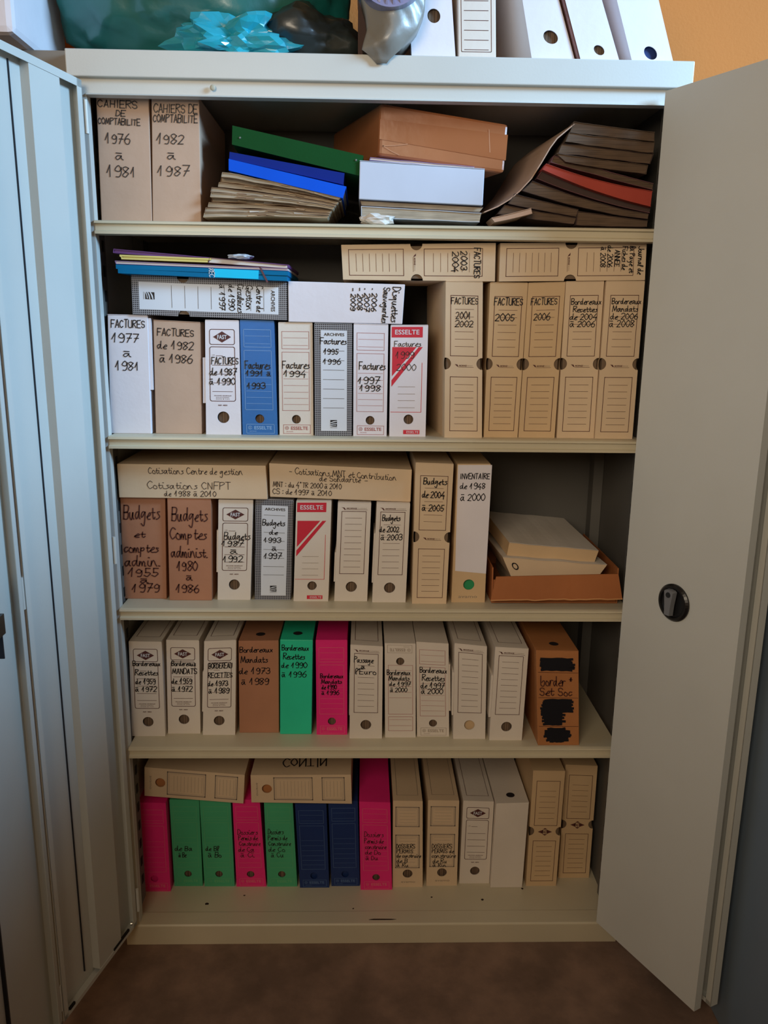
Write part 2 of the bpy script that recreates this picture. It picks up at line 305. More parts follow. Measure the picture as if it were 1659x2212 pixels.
# ---------------------------------------------------------------- positions in metres: front y, depth, sideways run of the depth, corners (x, z) top-left, top-right, bottom-right, bottom-left
GEO = {
 'a1': (0.0500, 0.300, 0.0, [(-0.5613, 1.9164), (-0.4587, 1.9124), (-0.4641, 1.675), (-0.5665, 1.675)]),
 'a2': (0.0500, 0.300, 0.0, [(-0.4533, 1.9108), (-0.3601, 1.91), (-0.365, 1.675), (-0.4631, 1.675)]),
 'b1': (0.0500, 0.300, 0.0, [(-0.5662, 1.4929), (-0.483, 1.4921), (-0.488, 1.245), (-0.5757, 1.245)]),
 'b2': (0.0550, 0.300, 0.0, [(-0.4733, 1.4829), (-0.3752, 1.4793), (-0.3811, 1.245), (-0.4803, 1.245)]),
 'b3': (0.0500, 0.300, 0.0, [(-0.3644, 1.4842), (-0.2941, 1.4841), (-0.2958, 1.245), (-0.3712, 1.245)]),
 'b4': (0.0500, 0.300, 0.0, [(-0.2921, 1.4851), (-0.2207, 1.4841), (-0.2172, 1.245), (-0.2928, 1.245)]),
 'b5': (0.0500, 0.300, 0.0, [(-0.2121, 1.4813), (-0.1405, 1.4813), (-0.1403, 1.245), (-0.2132, 1.245)]),
 'b6': (0.0450, 0.300, 0.0, [(-0.1363, 1.4804), (-0.057, 1.4794), (-0.0572, 1.245), (-0.137, 1.245)]),
 'b7': (0.0450, 0.300, 0.0, [(-0.0541, 1.4804), (0.0186, 1.4794), (0.0178, 1.245), (-0.0542, 1.245)]),
 'b8': (0.0450, 0.300, 0.0, [(0.0235, 1.4785), (0.1022, 1.4795), (0.102, 1.245), (0.0238, 1.245)]),
 'b9': (0.0350, 0.250, -0.02, [(0.1356, 1.5683), (0.2123, 1.5675), (0.2232, 1.245), (0.1422, 1.245)]),
 'b10': (0.0450, 0.250, 0.0, [(0.2292, 1.5673), (0.3079, 1.5674), (0.3021, 1.245), (0.2285, 1.245)]),
 'b11': (0.0450, 0.250, 0.0, [(0.3089, 1.5674), (0.3862, 1.5703), (0.3829, 1.245), (0.3041, 1.245)]),
 'b12': (0.0450, 0.250, 0.0, [(0.3872, 1.5712), (0.4671, 1.5732), (0.4687, 1.245), (0.3878, 1.245)]),
 'b13': (0.0400, 0.250, 0.0, [(0.4705, 1.573), (0.5509, 1.5741), (0.5515, 1.245), (0.4697, 1.245)]),
 'c1': (0.0734, 0.300, 0.0, [(-0.5714, 1.0991), (-0.4714, 1.0998), (-0.4798, 0.863), (-0.5775, 0.863)]),
 'c2': (0.0635, 0.300, 0.0, [(-0.4649, 1.0999), (-0.3683, 1.0985), (-0.3747, 0.863), (-0.4711, 0.863)]),
 'c3': (0.0695, 0.300, 0.0, [(-0.3531, 1.0962), (-0.2763, 1.0958), (-0.2883, 0.863), (-0.3631, 0.863)]),
 'c4': (0.0705, 0.300, 0.0, [(-0.2712, 1.0987), (-0.187, 1.0951), (-0.1965, 0.863), (-0.2789, 0.863)]),
 'c5': (0.0620, 0.300, 0.0, [(-0.1801, 1.096), (-0.1022, 1.0965), (-0.1102, 0.863), (-0.1893, 0.863)]),
 'c6': (0.0631, 0.300, 0.0, [(-0.0879, 1.0932), (-0.0138, 1.0927), (-0.0213, 0.863), (-0.0965, 0.863)]),
 'c7': (0.0562, 0.300, 0.0, [(-0.0015, 1.0943), (0.0724, 1.0938), (0.0664, 0.863), (-0.0098, 0.863)]),
 'c8': (0.0479, 0.250, 0.0, [(0.0823, 1.1868), (0.1655, 1.1844), (0.1588, 0.863), (0.0807, 0.863)]),
 'c9': (0.0584, 0.250, 0.0, [(0.1748, 1.1827), (0.2484, 1.1833), (0.2481, 0.863), (0.1715, 0.863)]),
 'd1': (0.0619, 0.300, 0.0, [(-0.5686, 0.7632), (-0.4935, 0.7623), (-0.4967, 0.525), (-0.5749, 0.525)]),
 'd2': (0.0741, 0.300, 0.0, [(-0.4859, 0.7619), (-0.4102, 0.761), (-0.4162, 0.525), (-0.493, 0.525)]),
 'd3': (0.0674, 0.300, 0.0, [(-0.3971, 0.7615), (-0.3235, 0.7651), (-0.3328, 0.525), (-0.4093, 0.525)]),
 'd4': (0.0774, 0.300, 0.0, [(-0.3199, 0.7587), (-0.2264, 0.7602), (-0.2294, 0.525), (-0.3243, 0.525)]),
 'd5': (0.0706, 0.300, 0.0, [(-0.2224, 0.7652), (-0.1464, 0.7643), (-0.1515, 0.525), (-0.2265, 0.525)]),
 'd6': (0.0684, 0.300, 0.0, [(-0.1398, 0.7652), (-0.0668, 0.7654), (-0.0664, 0.525), (-0.1392, 0.525)]),
 'd7': (0.0506, 0.300, 0.0, [(-0.059, 0.7613), (0.0157, 0.757), (0.0163, 0.525), (-0.0605, 0.525)]),
 'd8': (0.0550, 0.300, 0.0, [(0.02, 0.7632), (0.0917, 0.7622), (0.0967, 0.525), (0.024, 0.525)]),
 'd9': (0.0594, 0.300, 0.0, [(0.093, 0.765), (0.1683, 0.7606), (0.1767, 0.525), (0.1002, 0.525)]),
 'd10': (0.0483, 0.300, 0.0, [(0.1809, 0.7664), (0.2562, 0.7586), (0.2615, 0.525), (0.1853, 0.525)]),
 'd11': (0.0417, 0.300, 0.0, [(0.2744, 0.7603), (0.3517, 0.7559), (0.3475, 0.525), (0.2702, 0.525)]),
 'd12': (0.0178, 0.300, 0.0, [(0.3635, 0.7625), (0.4612, 0.7605), (0.4782, 0.525), (0.3808, 0.525)]),
 'e1': (0.1274, 0.278, 0.0, [(-0.5968, 0.3061), (-0.522, 0.3046), (-0.5214, 0.05), (-0.6019, 0.05)]),
 'e2': (0.1470, 0.258, 0.0, [(-0.5176, 0.3011), (-0.4429, 0.3009), (-0.4433, 0.05), (-0.5163, 0.05)]),
 'e3': (0.1455, 0.259, 0.0, [(-0.4414, 0.3018), (-0.3632, 0.3016), (-0.3601, 0.05), (-0.4381, 0.05)]),
 'e4': (0.1440, 0.261, 0.0, [(-0.3583, 0.3026), (-0.2893, 0.3024), (-0.2782, 0.05), (-0.355, 0.05)]),
 'e5': (0.1435, 0.262, 0.0, [(-0.2787, 0.3014), (-0.2061, 0.3013), (-0.1974, 0.05), (-0.2745, 0.05)]),
 'e6': (0.1384, 0.267, 0.0, [(-0.1999, 0.294), (-0.1203, 0.2938), (-0.114, 0.05), (-0.1898, 0.05)]),
 'e7': (0.1441, 0.261, 0.0, [(-0.1158, 0.2967), (-0.0405, 0.2978), (-0.0345, 0.05), (-0.1082, 0.05)]),
 'e8': (0.1293, 0.276, 0.0, [(-0.0369, 0.306), (0.0415, 0.3032), (0.0498, 0.05), (-0.032, 0.05)]),
 'e9': (0.1393, 0.266, 0.0, [(0.0489, 0.302), (0.1243, 0.3005), (0.1301, 0.05), (0.0513, 0.05)]),
 'e10': (0.1441, 0.261, 0.0, [(0.1388, 0.3), (0.2182, 0.2985), (0.2204, 0.05), (0.1401, 0.05)]),
 'e11': (0.1524, 0.253, 0.0, [(0.23, 0.2931), (0.3088, 0.2902), (0.3063, 0.05), (0.2274, 0.05)]),
 'e12': (0.1348, 0.270, 0.0, [(0.3117, 0.2963), (0.3956, 0.2987), (0.3906, 0.05), (0.3073, 0.05)]),
 'e13': (0.1413, 0.220, 0.0, [(0.4029, 0.3851), (0.4843, 0.3837), (0.4811, 0.05), (0.4015, 0.05)]),
 'e14': (0.1725, 0.220, 0.0, [(0.4931, 0.3835), (0.5762, 0.3794), (0.5765, 0.05), (0.4944, 0.05)]),
 'f1': (0.0450, 0.300, 0.0, [(-0.5112, 1.5738), (-0.192, 1.5653), (-0.1931, 1.4862), (-0.512, 1.4944)]),
 'f2': (0.0450, 0.300, 0.0, [(-0.19, 1.5651), (0.0521, 1.5618), (0.0477, 1.4814), (-0.1903, 1.4832)]),
 'f3': (0.0400, 0.240, 0.0, [(-0.0801, 1.6377), (0.2366, 1.6459), (0.238, 1.57), (-0.0763, 1.5695)]),
 'f4': (0.0400, 0.240, 0.0, [(0.2461, 1.6457), (0.5481, 1.6518), (0.5507, 1.5767), (0.2466, 1.5699)]),
 'f5': (0.0600, 0.300, 0.0, [(-0.5695, 1.1773), (-0.2457, 1.1759), (-0.2432, 1.1002), (-0.5691, 1.102)]),
 'f6': (0.0660, 0.300, 0.0, [(-0.2391, 1.1803), (0.0755, 1.1685), (0.0738, 1.0954), (-0.2386, 1.1046)]),
 'f7': (0.1300, 0.240, 0.0, [(-0.5702, 0.4032), (-0.3231, 0.3813), (-0.3287, 0.3015), (-0.5746, 0.324)]),
 'f8': (0.1300, 0.240, 0.0, [(-0.3085, 0.3808), (-0.0582, 0.3818), (-0.0556, 0.3002), (-0.3081, 0.3047)]),
 'g1': (0.0300, 0.260, 0.0, [(0.0455, 2.1312), (0.1263, 2.1345), (0.1424, 1.98), (0.057, 1.98)]),
 'g2': (0.0300, 0.250, 0.0, [(0.1382, 2.2027), (0.2097, 2.2043), (0.2209, 1.98), (0.1479, 1.98)]),
 'g3': (0.0350, 0.250, -0.03, [(0.2444, 2.1917), (0.3005, 2.1968), (0.3786, 1.98), (0.2932, 1.98)]),
 'g4': (0.0300, 0.250, 0.0, [(0.3129, 2.1912), (0.3786, 2.1949), (0.4645, 1.98), (0.3883, 1.98)]),
 'g5': (0.0300, 0.250, -0.02, [(0.4122, 2.1933), (0.4932, 2.1951), (0.5702, 1.98), (0.4891, 1.98)]),
}
HAND = {
 'a1': [('CAHIERS', 0.027, 0.776, 0.05, 0.104), ('DE', 0.365, 0.541, 0.125, 0.167), ('COMPTABILITÉ', 0.023, 0.82, 0.187, 0.233), ('1976', 0.144, 0.615, 0.306, 0.378), ('à', 0.337, 0.489, 0.438, 0.503), ('1981', 0.147, 0.73, 0.552, 0.636)],
 'a2': [('CAHIERS DE', 0.047, 0.958, 0.057, 0.119), ('COMPTABILITÉ', 0.035, 0.955, 0.135, 0.193), ('1982', 0.1, 0.669, 0.288, 0.362), ('à', 0.328, 0.501, 0.421, 0.483), ('1987', 0.114, 0.767, 0.534, 0.616)],
 'b1': [('FACTURES', 0.087, 0.925, 0.04, 0.101), ('1977', 0.09, 0.766, 0.15, 0.223), ('à', 0.378, 0.572, 0.287, 0.343), ('1981', 0.165, 0.769, 0.383, 0.456)],
 'b2': [('FACTURES', 0.083, 0.86, 0.067, 0.126), ('de 1982', 0.078, 0.846, 0.173, 0.241), ('à 1986', 0.122, 0.813, 0.292, 0.36)],
 'b3': [('FACTURES', 0.18, 0.963, 0.317, 0.375), ('de 1987', 0.123, 0.903, 0.413, 0.471), ('à 1990', 0.12, 0.858, 0.496, 0.554)],
 'b4': [('Factures', 0.116, 0.839, 0.347, 0.413), ('1991 à', 0.137, 0.859, 0.429, 0.474), ('1993', 0.168, 0.674, 0.537, 0.586)],
 'b5': [('Factures', 0.107, 0.895, 0.335, 0.398), ('1994', 0.145, 0.784, 0.419, 0.469)],
 'b6': [('Factures', 0.157, 0.843, 0.121, 0.175), ('1995', 0.242, 0.635, 0.218, 0.264), ('1996', 0.23, 0.697, 0.305, 0.351)],
 'b7': [('Factures', 0.167, 0.925, 0.329, 0.395), ('1997', 0.129, 0.768, 0.463, 0.521), ('1998', 0.185, 0.799, 0.533, 0.588)],
 'b8': [('Factures', 0.105, 0.813, 0.138, 0.184), ('1999', 0.147, 0.645, 0.23, 0.289), ('2000', 0.177, 0.702, 0.339, 0.398)],
 'b9': [('FACTURES', 0.154, 0.878, 0.098, 0.137), ('2001', 0.282, 0.693, 0.185, 0.23), ('2002', 0.259, 0.745, 0.241, 0.28)],
 'b10': [('FACTURES', 0.132, 0.897, 0.095, 0.138), ('2005', 0.175, 0.7, 0.195, 0.238)],
 'b11': [('FACTURES', 0.104, 0.812, 0.096, 0.136), ('2006', 0.204, 0.64, 0.19, 0.232)],
 'b12': [('Bordereaux', 0.173, 0.972, 0.104, 0.14), ('Recettes', 0.233, 0.864, 0.154, 0.187), ('de 2004', 0.159, 0.864, 0.199, 0.235), ('à 2006', 0.17, 0.827, 0.244, 0.28)],
 'b13': [('Bordereaux', 0.182, 0.955, 0.104, 0.137), ('Mandats', 0.208, 0.873, 0.149, 0.185), ('de 2006', 0.174, 0.888, 0.197, 0.232), ('à 2008', 0.164, 0.806, 0.238, 0.28)],
 'f1': [('Centre de', 0.146, 0.816, 0.155, 0.197), ('Gestion', 0.157, 0.779, 0.221, 0.263), ('Circulaires', 0.131, 0.846, 0.278, 0.319), ('de 1990', 0.152, 0.797, 0.34, 0.376), ('à 1997', 0.162, 0.806, 0.4, 0.436)],
 'f2': [('Disquettes', 0.076, 0.945, 0.04, 0.1), ('Sauvegardes', 0.094, 0.974, 0.128, 0.18), ('. 2006', 0.125, 0.702, 0.234, 0.278), ('. 2007', 0.13, 0.695, 0.298, 0.342), ('- 2008', 0.123, 0.664, 0.358, 0.402), ('- 2009', 0.128, 0.68, 0.418, 0.458)],
 'f3': [('FACTURES', 0.128, 0.92, 0.1, 0.139), ('2003', 0.211, 0.703, 0.184, 0.227), ('2004', 0.222, 0.766, 0.242, 0.281)],
 'f4': [('Journal de', 0.109, 0.84, 0.016, 0.054), ('la Paye et', 0.107, 0.802, 0.077, 0.112), ('Fiches de', 0.106, 0.715, 0.128, 0.163), ('ANNEE', 0.202, 0.64, 0.182, 0.213), ('de 2006', 0.091, 0.651, 0.23, 0.265), ('à 2008', 0.126, 0.649, 0.277, 0.312)],
 'c1': [('Budgets', 0.071, 0.862, 0.078, 0.206), ('et', 0.303, 0.532, 0.32, 0.385), ('comptes', 0.064, 0.828, 0.444, 0.531), ('admin.', 0.064, 0.854, 0.572, 0.668), ('1955', 0.128, 0.818, 0.696, 0.774), ('à', 0.41, 0.601, 0.787, 0.838), ('1979', 0.202, 0.843, 0.847, 0.929)],
 'c2': [('Budgets', 0.098, 0.902, 0.087, 0.21), ('Comptes', 0.046, 0.887, 0.283, 0.388), ('administ.', 0.068, 0.903, 0.466, 0.566), ('1980', 0.19, 0.664, 0.613, 0.699), ('à', 0.412, 0.552, 0.74, 0.795), ('1986', 0.158, 0.7, 0.841, 0.918)],
 'c3': [('Budgets', 0.173, 0.933, 0.318, 0.388), ('1987', 0.107, 0.748, 0.398, 0.454), ('à', 0.37, 0.589, 0.482, 0.528), ('1992', 0.154, 0.731, 0.552, 0.612)],
 'c4': [('Budgets', 0.191, 0.782, 0.195, 0.251), ('de', 0.379, 0.602, 0.293, 0.339), ('1993', 0.234, 0.681, 0.372, 0.418), ('à', 0.461, 0.586, 0.454, 0.501), ('1997', 0.24, 0.715, 0.525, 0.58)],
 'c7': [('Budgets', 0.187, 0.714, 0.115, 0.171), ('de 2002', 0.119, 0.702, 0.228, 0.284), ('à 2003', 0.172, 0.796, 0.307, 0.363)],
 'c8': [('Budgets', 0.222, 0.838, 0.101, 0.143), ('de 2004', 0.196, 0.793, 0.193, 0.236), ('à 2005', 0.207, 0.797, 0.286, 0.329)],
 'c9': [('INVENTAIRE', 0.098, 0.987, 0.064, 0.101), ('de 1948', 0.111, 0.861, 0.131, 0.171), ('à 2000', 0.139, 0.861, 0.208, 0.255)],
 'f5': [('Cotisations Centre de gestion', 0.208, 0.84, 0.081, 0.273), ('Cotisations CNFPT', 0.196, 0.753, 0.508, 0.714), ('de 1988 à 2010', 0.307, 0.656, 0.768, 0.933)],
 'f6': [('- Cotisations MNT et Contribution', 0.141, 0.891, 0.095, 0.277, 0.022), ('de Solidarité -', 0.352, 0.688, 0.29, 0.458), ('MNT : du 4°TR 2000 à 2010', 0.025, 0.506, 0.53, 0.683), ('CS : de 1997 à 2010', 0.021, 0.437, 0.744, 0.896)],
 'd1': [('Bordereaux', 0.104, 0.947, 0.199, 0.248), ('Recettes', 0.165, 0.852, 0.292, 0.346), ('de 1959', 0.169, 0.772, 0.386, 0.44), ('à 1972', 0.161, 0.791, 0.469, 0.519)],
 'd2': [('Bordereaux', 0.156, 0.905, 0.216, 0.266), ('MANDATS', 0.166, 0.916, 0.296, 0.351), ('de 1959', 0.146, 0.769, 0.401, 0.455), ('à 1972', 0.155, 0.765, 0.485, 0.54)],
 'd3': [('BORDEREAUX', 0.155, 0.964, 0.23, 0.284), ('RECETTES', 0.145, 0.895, 0.333, 0.382), ('de 1973', 0.134, 0.754, 0.416, 0.47), ('à 1989', 0.166, 0.799, 0.495, 0.549)],
 'd4': [('Bordereaux', 0.032, 0.861, 0.063, 0.118), ('Mandats', 0.053, 0.721, 0.163, 0.229), ('de 1973', 0.016, 0.777, 0.285, 0.35), ('à 1989', 0.071, 0.741, 0.401, 0.466)],
 'd5': [('Bordereaux', 0.057, 0.89, 0.052, 0.106), ('Recettes', 0.099, 0.752, 0.14, 0.199), ('de 1990', 0.043, 0.826, 0.234, 0.288), ('à 1996', 0.057, 0.801, 0.327, 0.386)],
 'd6': [('Bordereaux', 0.138, 0.881, 0.348, 0.392), ('Mandats', 0.166, 0.821, 0.407, 0.451), ('de 1990', 0.179, 0.657, 0.466, 0.51), ('à 1996', 0.178, 0.731, 0.525, 0.569)],
 'd7': [('Passage', 0.119, 0.704, 0.122, 0.177), ('à', 0.335, 0.464, 0.207, 0.242), ("l'Euro", 0.165, 0.793, 0.245, 0.3)],
 'd8': [('Bordereaux', 0.07, 0.835, 0.274, 0.324), ('Mandats', 0.13, 0.79, 0.334, 0.383), ('de 1997', 0.144, 0.835, 0.398, 0.442), ('à 2000', 0.173, 0.714, 0.462, 0.507)],
 'd9': [('Bordereaux', 0.106, 0.953, 0.257, 0.311), ('Recettes', 0.176, 0.866, 0.336, 0.396), ('de 1997', 0.131, 0.864, 0.416, 0.475), ('à 2000', 0.143, 0.806, 0.481, 0.535)],
 'd12': [('border *', 0.096, 0.865, 0.26, 0.363), ('Set Soc', 0.069, 0.841, 0.383, 0.466)],
 'e2': [('de Ba', 0.094, 0.688, 0.527, 0.581), ('à Be', 0.21, 0.468, 0.603, 0.657)],
 'e3': [('de Bl', 0.105, 0.53, 0.526, 0.58), ('à Bo', 0.184, 0.61, 0.601, 0.655)],
 'e4': [('Dossiers', 0.127, 0.834, 0.337, 0.39), ('Permis de', 0.149, 0.82, 0.406, 0.455), ('Construire', 0.171, 0.904, 0.47, 0.519), ('de Ca', 0.128, 0.663, 0.535, 0.589), ('à Ci', 0.199, 0.65, 0.599, 0.653)],
 'e5': [('Dossiers', 0.098, 0.624, 0.328, 0.382), ('Permis de', 0.089, 0.741, 0.403, 0.452), ('Construire', 0.096, 0.858, 0.468, 0.516), ('de Co', 0.088, 0.642, 0.532, 0.586), ('à Cu', 0.174, 0.585, 0.597, 0.651)],
 'e8': [('Dossiers', 0.147, 0.756, 0.334, 0.387), ('Permis de', 0.144, 0.752, 0.408, 0.461), ('construire', 0.17, 0.837, 0.476, 0.524), ('de Do', 0.167, 0.656, 0.541, 0.588), ('à Du', 0.179, 0.564, 0.605, 0.652)],
 'e9': [('DOSSIERS', 0.117, 0.736, 0.494, 0.542), ('PERMIS', 0.133, 0.675, 0.553, 0.597), ('de construire', 0.134, 0.938, 0.606, 0.649), ('de B', 0.134, 0.49, 0.662, 0.711), ('à Ru', 0.135, 0.521, 0.716, 0.759)],
 'e10': [('DOSSIERS', 0.152, 0.799, 0.504, 0.553), ('PERMIS de', 0.156, 0.863, 0.564, 0.608), ('construire', 0.159, 0.927, 0.618, 0.662), ('de Ru', 0.193, 0.646, 0.679, 0.728), ('à Rin', 0.196, 0.634, 0.728, 0.772)],
}
MISC = {
 'gb': (0.04, [(-0.2947, 1.8592), (-0.0358, 1.8082), (-0.0421, 1.77), (-0.2966, 1.8244)]),
 'gb_low': (0.045, [(-0.2974, 1.8254), (-0.0421, 1.7709), (-0.0542, 1.7602), (-0.2997, 1.8117)]),
 'bb1': (0.035, [(-0.3008, 1.8097), (-0.0735, 1.7739), (-0.0754, 1.7522), (-0.3021, 1.7968)]),
 'bb2': (0.028, [(-0.302, 1.7955), (-0.0696, 1.7477), (-0.0761, 1.7258), (-0.3026, 1.7741)]),
 'wb': (0.035, [(-0.0431, 1.7968), (0.2073, 1.7853), (0.2063, 1.7171), (-0.0446, 1.7255)]),
 'lil': (0.045, [(-0.0219, 1.8059), (0.1879, 1.792), (0.1853, 1.7876), (-0.0237, 1.8007)]),
 'pp1': (0.045, [(-0.0428, 1.7252), (0.2087, 1.7158), (0.2016, 1.705), (-0.0399, 1.7147)]),
 'pp2': (0.04, [(-0.0399, 1.7131), (0.2047, 1.7035), (0.2017, 1.6856), (-0.0398, 1.691)]),
 'cr': (0.02, [(-0.0379, 1.7017), (0.0251, 1.7052), (0.0255, 1.6824), (-0.0406, 1.6832)]),
 'kb': (0.06, [(-0.0015, 1.9105), (0.2558, 1.8758), (0.2517, 1.7834), (-0.005, 1.8117)]),
 'curve': (0.05, [(0.2117, 1.7076), (0.2387, 1.7187), (0.2618, 1.7324), (0.2819, 1.7487), (0.3042, 1.7729), (0.3224, 1.8021), (0.3395, 1.8319), (0.3524, 1.8494), (0.3693, 1.8635), (0.3853, 1.8766)]),
 'h0': (0.05, [(0.385, 1.8809), (0.55, 1.864), (0.5506, 1.8467), (0.3788, 1.8611)]),
 'h1': (0.045, [(0.3758, 1.8591), (0.55, 1.844), (0.549, 1.824), (0.3695, 1.8418)]),
 'h2': (0.05, [(0.3642, 1.841), (0.5508, 1.8233), (0.5459, 1.804), (0.3579, 1.8218)]),
 'h3': (0.04, [(0.352, 1.8189), (0.538, 1.8003), (0.5358, 1.7828), (0.3707, 1.8028)]),
 'h4': (0.05, [(0.3479, 1.8165), (0.5558, 1.7672), (0.555, 1.7548), (0.343, 1.8033)]),
 'h5': (0.035, [(0.3306, 1.7986), (0.5501, 1.7506), (0.5489, 1.7205), (0.3238, 1.7872)]),
 'h6': (0.05, [(0.3251, 1.7873), (0.5541, 1.7209), (0.5532, 1.7101), (0.3165, 1.7722)]),
 'h7': (0.045, [(0.3063, 1.7677), (0.5497, 1.7076), (0.5487, 1.6968), (0.2866, 1.748)]),
 'h8': (0.05, [(0.2727, 1.7433), (0.4055, 1.715), (0.4016, 1.7006), (0.2603, 1.7235)]),
 'h9': (0.055, [(0.2537, 1.7223), (0.403, 1.6995), (0.3991, 1.6867), (0.2402, 1.7042)]),
 'h10': (0.03, [(0.2244, 1.6937), (0.3043, 1.7135), (0.3068, 1.7029), (0.2304, 1.6849)]),
 'h11': (0.05, [(0.4037, 1.7123), (0.5506, 1.6956), (0.5497, 1.683), (0.4018, 1.6844)]),
 'fb': (0.02, [(-0.5338, 1.5918), (-0.1875, 1.5831), (-0.1897, 1.5641), (-0.5302, 1.5748)]),
 'fl': (0.025, [(-0.5367, 1.5993), (-0.1879, 1.5888), (-0.1879, 1.5843), (-0.5352, 1.5931)]),
 'fy': (0.03, [(-0.5281, 1.6115), (-0.3437, 1.6069), (-0.3506, 1.5987), (-0.525, 1.6025)]),
 'fp': (0.035, [(-0.541, 1.6233), (-0.1868, 1.5968), (-0.1869, 1.5913), (-0.5424, 1.6153)]),
 'fd': (0.03, [(-0.3474, 1.6086), (-0.1901, 1.5955), (-0.1902, 1.5891), (-0.3497, 1.5978)]),
 'flap3': (0.035, [(0.268, 0.9317), (0.5438, 0.9396), (0.5535, 0.8837), (0.2556, 0.878)]),
 'pk1': (0.09, [(0.3038, 0.9955), (0.5115, 0.978), (0.5004, 0.9378), (0.2999, 0.9657)]),
 'pk2': (0.075, [(0.2877, 0.9656), (0.5287, 0.9481), (0.5104, 0.9202), (0.3091, 0.9192)]),
 'curt': (0.05, [(0.2533, 0.9878), (0.5487, 0.9895), (0.5578, 0.8752), (0.2581, 0.8739)]),
 'tb1': (-0.005, [(-0.6802, 2.1028), (-0.0635, 2.1157), (-0.0631, 1.9818), (-0.6918, 1.9754)]),
 'tb2': (-0.005, [(-0.3963, 2.0241), (-0.1978, 2.0202), (-0.1985, 1.9792), (-0.3724, 1.9791)]),
 'tb3': (-0.005, [(-0.0417, 2.07), (0.0795, 2.0725), (0.0469, 1.9616), (-0.0148, 1.9724)]),
 'lw': (-0.1, [(-0.6687, 2.0527), (-0.6464, 2.0531), (-0.6563, 1.962), (-0.6762, 1.9727)]),
 'wl': (0.46, [(-0.0726, 2.2333), (-0.0395, 2.234), (-0.0388, 2.1239), (-0.0723, 2.1233)]),
 'mf0': (0.03, [(-0.3159, 1.7708), (-0.0817, 1.7269), (-0.0845, 1.7232), (-0.318, 1.7624)]),
 'mf1': (0.048, [(-0.321, 1.7644), (-0.0794, 1.7252), (-0.0822, 1.7214), (-0.3232, 1.7558)]),
 'mf2': (0.041999999999999996, [(-0.325, 1.7539), (-0.0858, 1.7199), (-0.0886, 1.7162), (-0.3271, 1.7453)]),
 'mf3': (0.036, [(-0.339, 1.7432), (-0.0903, 1.7147), (-0.0931, 1.711), (-0.3412, 1.7346)]),
 'mf4': (0.03, [(-0.3392, 1.7328), (-0.0938, 1.7095), (-0.0966, 1.7058), (-0.3413, 1.7242)]),
 'mf5': (0.048, [(-0.34, 1.7259), (-0.0973, 1.7076), (-0.1001, 1.7038), (-0.3422, 1.7173)]),
 'mf6': (0.041999999999999996, [(-0.3467, 1.7154), (-0.0999, 1.7024), (-0.1027, 1.6986), (-0.3489, 1.7067)]),
 'mf7': (0.036, [(-0.3524, 1.7049), (-0.1024, 1.6972), (-0.1052, 1.6935), (-0.3546, 1.6962)]),
 'mf8': (0.03, [(-0.3544, 1.6945), (-0.105, 1.6921), (-0.1078, 1.6883), (-0.3566, 1.6858)]),
}
# ---------------------------------------------------------------- large structure
def structure(name, bm, m):
    fixn(bm); o = bm_obj(name, bm, m); o['kind'] = 'structure'; return o
mat('orange_wall_paint', (.80, .49, .23), .85, .03, 3, .25, 160)
mat('screed_floor', (.55, .44, .37), .75, .22, 9, .35, 30, spots=.35)
mat('plaster_ceiling', (.80, .76, .70), .9, .03)
bm = bmesh.new(); box(bm, -2.6, 2.4, .46, .56, 0, 2.9); structure('wall_back', bm, 'orange_wall_paint')
bm = bmesh.new(); box(bm, -2.6, 2.4, -4.2, .56, -.06, 0); structure('floor', bm, 'screed_floor')

# ---------------------------------------------------------------- the metal cabinet
cab = thing('metal_cabinet', 'cream enamelled metal cupboard with open folding doors and four inner shelves', 'cabinet')
CX, CD, CH = .6, .425, 1.98
def part(name, bm, m=None, parent=None, bev=0):
    fixn(bm); o = bm_obj(name, bm, m or M_ENAMEL, parent or cab)
    if bev:
        md = o.modifiers.new('b', 'BEVEL'); md.width = bev; md.segments = 2; md.limit_method = 'ANGLE'; md.angle_limit = .6
    return o
for sx in (-1, 1):
    bm = bmesh.new()
    prism(bm, [(sx * .6, .012), (sx * .6, CD), (sx * .592, CD), (sx * .592, .034), (sx * .568, .034), (sx * .568, .012)], .03, 1.94, 'z')
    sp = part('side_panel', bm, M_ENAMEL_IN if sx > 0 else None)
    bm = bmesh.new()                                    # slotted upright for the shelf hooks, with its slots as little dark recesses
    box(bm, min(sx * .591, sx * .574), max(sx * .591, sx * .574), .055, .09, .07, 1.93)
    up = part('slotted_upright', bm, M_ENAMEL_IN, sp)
    bm = bmesh.new(); z = .12
    while z < 1.9:
        box(bm, min(sx * .5737, sx * .5728), max(sx * .5737, sx * .5728), .066, .078, z, z + .022); z += .05
    o = part('slot_row', bm, M_SLOT, sp); o['kind'] = 'stuff'
    bm = bmesh.new()
    box(bm, min(sx * .591, sx * .566), max(sx * .591, sx * .566), .36, .40, .07, 1.93)
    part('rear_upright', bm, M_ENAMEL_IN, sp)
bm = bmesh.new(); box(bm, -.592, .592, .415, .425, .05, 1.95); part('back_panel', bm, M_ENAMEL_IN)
bm = bmesh.new(); box(bm, -.6, .6, 0, CD, 1.932, 1.98); part('top_cap', bm, bev=.002)
bm = bmesh.new(); prism(bm, [(.012, 1.932), (.012, 1.906), (.006, 1.902), (.03, 1.902), (.04, 1.932)], -.568, .568, 'x'); part('top_rail', bm)
bm = bmesh.new()
for k in range(10):
    pass
bmesh.ops.create_uvsphere(bm, u_segments=12, v_segments=8, radius=.0055, matrix=Matrix.Translation((-.325, .006, 1.918)) @ Matrix.Scale(.5, 4, (0, 1, 0)))
part('rubber_bumper', bm, mat('bumper_rubber', (.72, .70, .62), .6))
